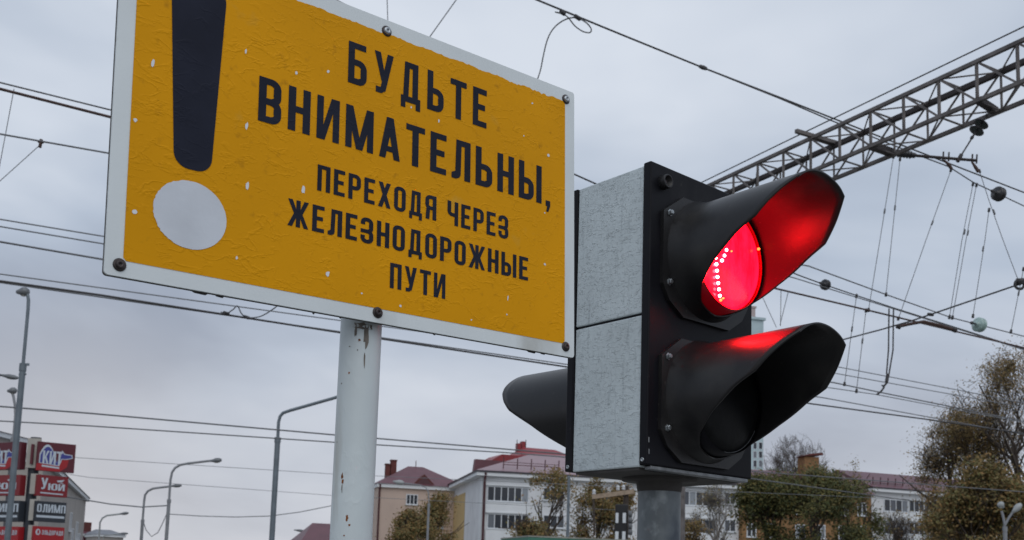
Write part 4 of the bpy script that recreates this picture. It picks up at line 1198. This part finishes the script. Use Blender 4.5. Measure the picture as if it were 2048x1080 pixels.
# tower block far behind the signal
M6, L6 = plane_frame((1440, 640), 230, (1527, 640), 233)
b6 = thing('tower_block', 'tall pale blue and pink tower block showing between the two hoods', 'building', M6)
_, zt6 = on_facade(M6, 1526, 641)
lb(MB().box((0, 0, 0), (L6, 14, zt6)), 'wall', 'tower_blue', b6)
lb(MB().box((-.3, -.4, zt6 + .003), (L6 + .4, 14.3, zt6 + .55)), 'cornice', 'tower_blue', b6)
_, zt6b = on_facade(M6, 1518, 612)
x, _ = on_facade(M6, 1519.5, 620)
lb(MB().box((0, 2, zt6 + .553), (x, 10, zt6b)), 'penthouse', 'tower_pink', b6)
lb(MB().box((-.2, 1.8, zt6b + .003), (x + .2, 10.2, zt6b + .4)), 'penthouse_cap', 'tower_pink', b6)
for k in range(2):
    for py in (884, 902, 920, 938):
        x0, z0 = on_facade(M6, 1506 + k * 11, py)
        window(b6, x0, z0 - 1.6, x0 + .95, z0, 1, sill=False)

# left: street side houses
def simple_house(label, pL, YL, pR, YR, pz, dep, wall, roof, rh, wins=(), nm='street_house', name='house', gable=False, flip=False):
    M, Ln = plane_frame(pL, YL, pR, YR, flip)
    o = thing(nm, label, 'house', M)
    _, z = on_facade(M, *pz)
    lb(MB().box((0, 0, 0), (Ln, dep, z)), 'wall', wall, o)
    lb(MB().box((-.25, -.3, z + .003), (Ln + .25, dep + .3, z + .3)), 'eaves', 'trim_white', o)
    mb = MB(); hip_roof(mb, -.35, Ln + .35, -.4, dep + .4, z + .303, rh, .01 if gable else min(4, Ln * .3), .01 if gable else min(4, Ln * .3)); lb(mb, 'roof', roof, o)
    for (px, py, w_, h_, n) in wins:
        x0, z0 = on_facade(M, px, py)
        window(o, x0, z0 - h_, x0 + w_, z0, n)
    return o, M, z, Ln
h1, Mh1, zh1, Lh1 = simple_house('pale street house receding behind the right side of the pylon', (90, 890), 62, (170, 1025), 98, (137, 972), 9, 'wall_tan', 'roof_grey', 1.2,
    [(140, 1024, 1.6, 1.5, 2), (152, 1043, 1.8, 1.5, 2), (143, 1056, 1.6, 1.5, 2), (156, 1066, 1.8, 1.5, 2)], flip=True)
h2, Mh2, zh2, Lh2 = simple_house('brownish house end showing above the left half of the pylon', (-60, 850), 60, (48, 884), 66, (20, 880), 8, 'wall_tan', 'pipe_maroon', .5)
h3, *_ = simple_house('tiny dark red far house at the foot of the pylon', (168, 1066), 150, (192, 1068), 152, (180, 1072), 6, 'roof_maroon', 'roof_maroon', .9)
MB().box((1.0, 1, 5), (2.2, 2, _[1] + 2.0)).build('chimney', 'chimney', h3, local=True)
h4, *_ = simple_house('tiny grey far house under the small street lamps', (196, 1070), 145, (247, 1071), 147, (220, 1074), 8, 'wall_tan', 'roof_grey', .8)
h5, *_ = simple_house('dark red roofed house just left of the sign post', (604, 1092), 80, (748, 1092), 82, (640, 1100), 7, 'wall_brick', 'roof_maroon', 1.9)

# ------------------------------------------------------------------ advertising pylon
YP = 44
ap = atY(66, 960, YP)                                  # front corner of the prism
def face_frame(px, py, Y, side):
    a = atY(*px, Y); b = atY(*py, Y + 1.0)
    return a, b
pyl = thing('shop_sign_pylon', 'tall shop sign pylon with stacked maroon, red and black boards', 'sign pylon', (ap.x, ap.y, 0))
mb = MB().tube([(ap.x - .25, ap.y + .5, 0), (ap.x - .25, ap.y + .5, atY(60, 872, YP).z)], .22, 10); mb.build('mast', 'pylon_black', pyl)
def board(tl, tr, br, bl, col, side, nm='board'):
    """flat box whose front shows the four px corners; outer end further away"""
    Yn, Yf = YP, YP + .9
    a, b, c, d = atY(*tl, Yn if side > 0 else Yf), atY(*tr, Yf if side > 0 else Yn), atY(*br, Yf if side > 0 else Yn), atY(*bl, Yn if side > 0 else Yf)
    x = (b - a); x.z = 0; x.normalize()
    y = V((-x.y, x.x, 0))
    if y.y < 0: y = -y
    zt_, zb_ = (a.z + b.z) / 2, (c.z + d.z) / 2
    wd = ((b - a) * 1.0); wd.z = 0
    M = frame((a.x, a.y, zb_), x, y, (0, 0, 1))
    o = thing_part(nm, pyl, M)
    return o, M, wd.length, zt_ - zb_
def thing_part(nm, parent, M):
    return None
def pylon_board(tl, tr, br, bl, col, side, decor):
    _, M, Wb, Hb = board(tl, tr, br, bl, col, side)
    mb = MB().box((0, 0, 0), (Wb, .28, Hb), M)
    o = mb.build('board', col, pyl)
    # work in board coordinates: u right, v up, w towards the viewer
    Mb = frame(M.translation, (M[0][0], M[1][0], M[2][0]), (0, 0, 1), (-M[0][1], -M[1][1], -M[2][1]))
    def flat(poly, m, w_, nm='emblem'):
        q = MB(); q.add([Mb @ V((x * Wb, y * Hb, w_)) for x, y in poly], [tuple(range(len(poly)))])
        q.build(nm, m, o)
    def text(t, u0_, v0_, v1_, u1_, m, tr=.08, slope=0):
        h = (v1_ - v0_) * Hb
        tot = sum(glyph_mesh(c)[2] for c in t) + tr * (len(t) - 1)
        k = (u1_ - u0_) * Wb / tot
        x = u0_ * Wb
        for c in t:
            ov, tri, adv = glyph_mesh(c)
            if tri:
                q = MB(); q.add([Mb @ V((x + p.x * k, v0_ * Hb + p.y * h, .012)) for p in ov], [tuple(f) for f in tri]); q.build('letter', m, o)
            x += (adv + tr) * k
    decor(flat, text)
    return o
def ell(cx_, cy_, rx, ry, a0=0, a1=360, n=20):
    return [(cx_ + rx * math.cos(R_(a0 + (a1 - a0) * i / n)), cy_ + ry * math.sin(R_(a0 + (a1 - a0) * i / n))) for i in range(n + (0 if a1 - a0 >= 360 else 1))]
def whale(flat, text):
    flat([(.0, .0), (.62, .0), (.80, .18), (.84, .45), (.66, .42), (.55, .26), (0, .24)], 'pylon_red', .003)
    flat([(.06, .26)] + [(.06 + .46 * i / 12, .30 + .62 * math.sin(math.pi * (.12 + .88 * i / 12)) ** .8) for i in range(13)] + [(.62, .58), (.64, .76), (.72, .64), (.92, .62), (.94, .50), (.78, .44), (.66, .44), (.60, .20), (.5, .2)], 'pylon_pale', .005)
    flat([(.085, .28)] + [(.09 + .42 * i / 12, .31 + .53 * math.sin(math.pi * (.12 + .88 * i / 12)) ** .8) for i in range(13)] + [(.625, .555), (.645, .70), (.71, .61), (.90, .595), (.915, .52), (.78, .465), (.64, .46), (.58, .23), (.5, .23)], 'pylon_blue', .008)
    text('КИТ', .15, .24, .70, .66, 'pylon_pale', .05)
    flat([(.14, .14), (.60, .10), (.60, .16), (.14, .2)], 'pylon_pale', .009, 'caption')
def cozy(flat, text):
    text('У', .12, .32, .86, .34, 'pylon_pale', .03); text('ЮЙ', .36, .30, .62, .90, 'pylon_pale', .06)
    flat([(.62, .78), (.88, .84), (.80, .72), (.66, .70)], 'pylon_pale', .012, 'brush_mark')
    flat([(.12, .12), (.86, .10), (.86, .16), (.12, .18)], 'pylon_pale', .006, 'caption')
def olymp(flat, text):
    text('ОЛИМП', .04, .46, .86, .98, 'pylon_pale', .08)
    flat([(.0, .40), (1, .40), (1, .44), (0, .44)], 'black_board', .004, 'stripe')
    flat([(.04, .20), (.96, .20), (.96, .31), (.04, .31)], 'pylon_pale', .004, 'caption')
def eldo(flat, text):
    flat(ell(.13, .72, .08, .15), 'pylon_pale', .005); flat(ell(.14, .72, .035, .10), 'pylon_red', .008)
    text('ЭЛЬДОРАДО', .26, .60, .82, .96, 'pylon_pale', .12)
    flat([(.4, .2), (.96, .2), (.96, .3), (.4, .3)], 'pylon_pale', .005, 'caption')
RB_ = [((77, 878), (152, 894), (148, 949), (73, 937), 'pylon_maroon', whale), ((76, 947), (137, 956), (134, 998), (73, 988), 'pylon_darkred', cozy), ((73, 998), (133, 1009), (129, 1047), (68, 1041), 'pylon_black', olymp), ((69, 1050), (129, 1057), (126, 1096), (64, 1092), 'pylon_red', eldo)]
LB_ = [((-26, 893), (44, 877), (42, 934), (-28, 944), 'pylon_maroon', whale), ((-26, 954), (42, 946), (40, 987), (-28, 995), 'pylon_darkred', cozy), ((-27, 1005), (40, 998), (38, 1040), (-29, 1046), 'pylon_black', olymp), ((-28, 1056), (38, 1050), (36, 1090), (-30, 1096), 'pylon_red', eldo)]
for tl, tr, br, bl, c, d in RB_: pylon_board(tl, tr, br, bl, c, 1, d)
for tl, tr, br, bl, c, d in LB_: pylon_board(tl, tr, br, bl, c, -1, d)
for (x0, x1, yt, yb) in ((56, 77, 876, 936), (62, 76, 947, 988), (60, 73, 998, 1041), (57, 69, 1050, 1094)):
    a = atY(x0, yt, YP + .15); b = atY(x1 - 1, yb, YP + .15)
    MB().box((a.x, a.y, b.z), (b.x, a.y + .12, a.z)).build('edge_panel', 'pylon_side', pyl)
MB().box((atY(63, 880, YP).x, ap.y + .02, atY(63, 928, YP).z), (atY(67.5, 880, YP).x, ap.y + .13, atY(63, 888, YP).z)).build('slot', 'pylon_maroon', pyl)

# ------------------------------------------------------------------ green hut, crossarm pole, striped board
a = atY(1058, 1072.5, 28); b = atY(1508, 1081, 30)
Mg = frame((a.x, a.y, 0), (b.x - a.x, b.y - a.y, 0), (-(b.y - a.y), b.x - a.x, 0), (0, 0, 1))
Lg = V((b.x - a.x, b.y - a.y, 0)).length; zg_ = a.z
hut = thing('green_container', 'long green metal container whose top edge shows along the bottom of the picture', 'container', Mg)
mb = MB(); n = 44
for i in range(n):                                    # corrugated front
    x = Lg * i / n
    mb.box((x, -.03 if i % 2 else 0, .15), (x + Lg / n, .05, zg_ - .12))
lb(mb, 'front_panel', 'green_shed', hut)
lb(MB().box((.0, .053, .1), (Lg, 2.4, zg_ - .05)), 'body', 'green_shed', hut)
lb(MB().box((-.04, -.06, zg_ - .118), (1.1, 2.45, zg_ - .02)), 'top_rail', 'green_shed', hut)
lb(MB().box((1.12, -.06, zg_ - .118), (Lg + .04, 2.45, zg_ - .02)), 'top_rail', 'green_shed', hut)
lb(MB().box((-.05, -.07, zg_ - .018), (Lg + .05, 2.46, zg_ + .02)), 'roof_edge', 'shed_rim', hut)
YC = 46
c0 = atY(1252, 985, YC)
up = thing('utility_pole', 'dark wooden utility pole with a short crossarm behind the signal post', 'pole', (c0.x, c0.y, 0))
MB().tube([(c0.x, c0.y, 0), (c0.x, c0.y, atY(1252, 972, YC).z)], [.16, .12], 10).build('shaft', 'bark', up)
MB().bar(atY(1184, 994, YC - .2), atY(1268, 983, YC - .2), .19).build('crossarm', 'wood', up)
for px, py in ((1188, 984), (1236, 976), (1247, 975)):
    p = atY(px, py + 5, YC - .2)
    MB().lathe(p, (0, 0, 1), [(0, 0), (.07, .0), (.09, .05), (.06, .10), (.085, .13), (.07, .2), (0, .24)], 10).build('insulator', 'insulator_white', up)
MB().tube([atY(1187, 992, YC - .2), atY(1189, 1070, YC - .2)], .05, 6).build('stay', 'bark', up)
YB2 = 36
bd = thing('striped_marker', 'black railway marker board with white upright bars beside the signal post', 'railway marker', (atY(1242, 1050, YB2).x, YB2, 0))
p0, p1 = atY(1230, 1076, YB2), atY(1256, 1009, YB2)
MB().bbox((p0.x, YB2, p0.z - .3), (p1.x, YB2 + .12, p1.z), .03).build('board', 'black_board', bd)
MB().tube([(.5 * (p0.x + p1.x), YB2 + .2, 0), (.5 * (p0.x + p1.x), YB2 + .2, p1.z - .1)], .06, 8).build('post', 'black_board', bd)
for x0, x1, y0, y1 in ((1231, 1237, 1026, 1046), (1245, 1252, 1026, 1046), (1230, 1237, 1063, 1080), (1244, 1251, 1063, 1080)):
    q0, q1 = atY(x0, y1, YB2), atY(x1, y0, YB2)
    MB().bbox((q0.x, YB2 - .022, q0.z), (q1.x, YB2 - .002, q1.z), .008, 1).build('white_bar', 'board_white', bd)
for y in (1028, 1040, 1052, 1064):
    q = atY(1258, y, YB2)
    MB().lathe((q.x, q.y, q.z), (1, 0, 0), [(0, -.02), (.10, -.02), (.11, .1), (0, .12)], 10).build('lamp_back', 'wire_grey', bd)

# ------------------------------------------------------------------ trees
def tree(label, px, Y, top_py, half_px, leaf, seed, dens=1., bark='bark', bare=.0, low=None, shape=1.0, lean=0, leaf_size=.16, name='tree', twig=1., cat='tree', maxdep=5):
    rg = random.Random(seed)
    top = atY(px, top_py, Y)
    Hh = top.z
    Rr = half_px * pxm(Y)
    base = V((top.x, Y, 0))
    root = thing(name, label, cat, base, 'trees around the crossing')
    lo = (low if low is not None else .28) * Hh        # where the crown begins
    br = MB(); tips = []
    def inside(p):
        z = (p.z - lo) / (Hh - lo)
        if z > 1 or z < -.12: return False
        w_ = math.sin(math.pi * (max(0, min(1, z)) ** shape * .86 + .12)) ** .7
        an = math.atan2(p.y - base.y, p.x - base.x)
        lob = 1 + .22 * math.sin(3 * an + seed + z * 3) + .16 * math.sin(5 * an + seed * 2.3 - z * 7) + .10 * math.sin(9 * an + seed)
        return math.hypot(p.x - base.x - lean * z, p.y - base.y) < Rr * max(.12, w_) * lob
    def grow(p, d, ln, r, dep):
        n = 3
        pts = [p]; rad = [r]
        for i in range(n):
            d = (d + V((rg.gauss(0, .16), rg.gauss(0, .16), rg.gauss(.05, .10)))).normalized()
            p = p + d * (ln / n)
            pts.append(p); rad.append(max(.012, r * (1 - .5 * (i + 1) / n)))
        br.tube(pts, rad, 5 if dep < 2 else 3, False)
        if dep >= maxdep or (dep > 1 and not inside(p)):
            tips.append((p, d)); return
        for c in range(rg.choice((3, 3, 4)) if dep < 4 else 3):
            t = rg.uniform(.35, 1.0) if c else 1.0
            i = min(n - 1, int(t * n)); q = pts[i].lerp(pts[i + 1], t * n - i)
            a = rg.uniform(0, 2 * math.pi); sp_ = rg.uniform(.45, .95)
            x = d.orthogonal().normalized(); y = d.cross(x)
            nd = (d + (x * math.cos(a) + y * math.sin(a)) * sp_ + V((0, 0, .12))).normalized()
            nl = ln * rg.uniform(.58, .82)
            if inside(q + nd * nl * .6) or dep < 1:
                grow(q, nd, nl, rad[i] * rg.uniform(.5, .68), dep + 1)
            elif dep >= 2:
                tips.append((q, nd))
    # trunk
    tr = MB()
    tz = lo + (Hh - lo) * .30
    tp_ = [V((base.x + lean * .0, base.y, 0)), V((base.x + rg.gauss(0, .1), base.y, tz * .5)), V((base.x + rg.gauss(0, .2), base.y + rg.gauss(0, .15), tz))]
    tr_r = Hh * .021
    tr.tube(tp_, [tr_r * 1.25, tr_r, tr_r * .75], 10, False)
    L0 = (Hh - tz) * .47
    for c in range(5):
        a = 2 * math.pi * c / 5 + rg.uniform(-.4, .4)
        tlt = rg.uniform(.25, .75) if c else .1
        st = tp_[1].lerp(tp_[2], rg.uniform(.35, 1)) if c else tp_[2]
        grow(st, V((math.cos(a) * tlt, math.sin(a) * tlt, 1)).normalized(), L0 * rg.uniform(.75, 1.1), tr_r * .55, 0)
    # side limbs low on the crown
    for c in range(6):
        a = rg.uniform(0, 2 * math.pi)
        st = tp_[1].lerp(tp_[2], rg.uniform(-.2, .8))
        grow(st, V((math.cos(a), math.sin(a), .35)).normalized(), min(L0, Rr * .75) * rg.uniform(.6, .9), tr_r * .4, 1)
    trunk = tr.build('trunk', bark, root)
    br.build('branches', bark, root)
    if leaf and dens > 0:
        vs = []; fs = []
        per = max(1, int(22 * dens))
        for p, d in tips:
            z = (p.z - lo) / max(.1, Hh - lo)
            k = per if z < .55 else int(per * (1 - bare * min(1, (z - .55) / .45)))
            k = int(k * max(.06, min(2.2, .75 + 2.1 * noise.noise(p * .62 + V((seed, 0, 0))))))
            sd_ = .20 + .22 * rg.random()
            for _ in range(k):
                c = p + V((rg.gauss(0, sd_), rg.gauss(0, sd_), rg.gauss(-.06, sd_ * .8)))
                s_ = leaf_size * rg.uniform(.55, 1.25)
                a = V((rg.gauss(0, 1), rg.gauss(0, 1), rg.gauss(0, 1))).normalized(); b = a.orthogonal().normalized()
                b = (b + a.cross(b) * rg.uniform(-1, 1)).normalized()
                o_ = len(vs)
                vs += [c - a * s_, c + b * s_ * .55, c + a * s_, c - b * s_ * .55]
                fs.append((o_, o_ + 1, o_ + 2, o_ + 3))
        mb = MB(); mb.v = vs; mb.f = fs; mb.smooth = [False] * len(fs)
        mb.build('crown', leaf, root)
    return root
tree('tall half-bare brownish tree filling the right edge', 2032, 52, 690, 165, 'leaf_brown', 11, 1.25, bare=.5, low=.10, leaf_size=.058, shape=.8, maxdep=6)
tree('lower airy tree left of the tall one at right', 1922, 56, 792, 84, 'leaf_brown', 5, .95, bare=.5, low=.2, leaf_size=.058, maxdep=6)
tree('dense brownish bush below the tall right tree', 1975, 47, 925, 95, 'leaf_olive', 23, 1.5, low=.05, leaf_size=.09)
tree('dark green tree standing directly right of the signal box', 1545, 72, 930, 84, 'leaf_green', 31, .95, low=.15, leaf_size=.11)
tree('broad green tree in front of the brick block', 1636, 70, 936, 86, 'leaf_green', 37, .9, low=.15, leaf_size=.11)
tree('smaller green tree right of the brick chimney', 1704, 74, 952, 52, 'leaf_green', 41, .75, low=.2, leaf_size=.11)
tree('bare tree with upright branches behind the green trees', 1585, 122, 866, 90, None, 43, 0, low=.35, name='bare_tree', maxdep=6)
tree('small pale leafy treetop behind the maroon roof', 1706, 128, 905, 17, 'leaf_sparse', 47, .25, low=.45, leaf_size=.14)
tree('yellowish leafy treetop behind the brick chimney', 1640, 125, 905, 30, 'leaf_sparse', 48, .3, low=.45, leaf_size=.16)
tree('brown and olive tree in front of the white block', 1102, 82, 918, 48, 'leaf_olive', 53, .95, low=.2, leaf_size=.11)
tree('small olive shrub tree left of the slim steel pole', 1048, 70, 1024, 38, 'leaf_olive', 59, .45, low=.35, leaf_size=.10)
tree('dark olive tree between peach house and white block', 882, 88, 992, 38, 'leaf_olive', 61, 1.2, low=.2, leaf_size=.11)
tree('low rounded olive tree in front of the peach house', 828, 84, 1024, 56, 'leaf_olive', 67, 1.1, low=.2, leaf_size=.11)
tree('brown tree under the left part of the signal box', 1190, 84, 950, 42, 'leaf_olive', 71, .8, low=.2, leaf_size=.11)
tree('sparse brown tree behind the utility pole', 1240, 86, 955, 32, 'leaf_brown', 73, .9, low=.2, leaf_size=.11)
tree('almost bare pale-barked tree right of the signal post', 1432, 80, 955, 42, 'leaf_sparse', 79, .05, bark='bark_pale', low=.3, leaf_size=.09)
tree('low brownish bush in front of the glazed block by the post', 1385, 74, 1040, 36, 'leaf_brown', 83, .4, low=.2, leaf_size=.10)
tree('bare reddish shrub in front of the balcony block', 1790, 80, 1022, 60, 'leaf_brown', 89, .08, low=.2, leaf_size=.09)
tree('thin bare tree on the skyline between the two houses', 918, 132, 935, 14, None, 97, 0, low=.4, name='bare_tree')
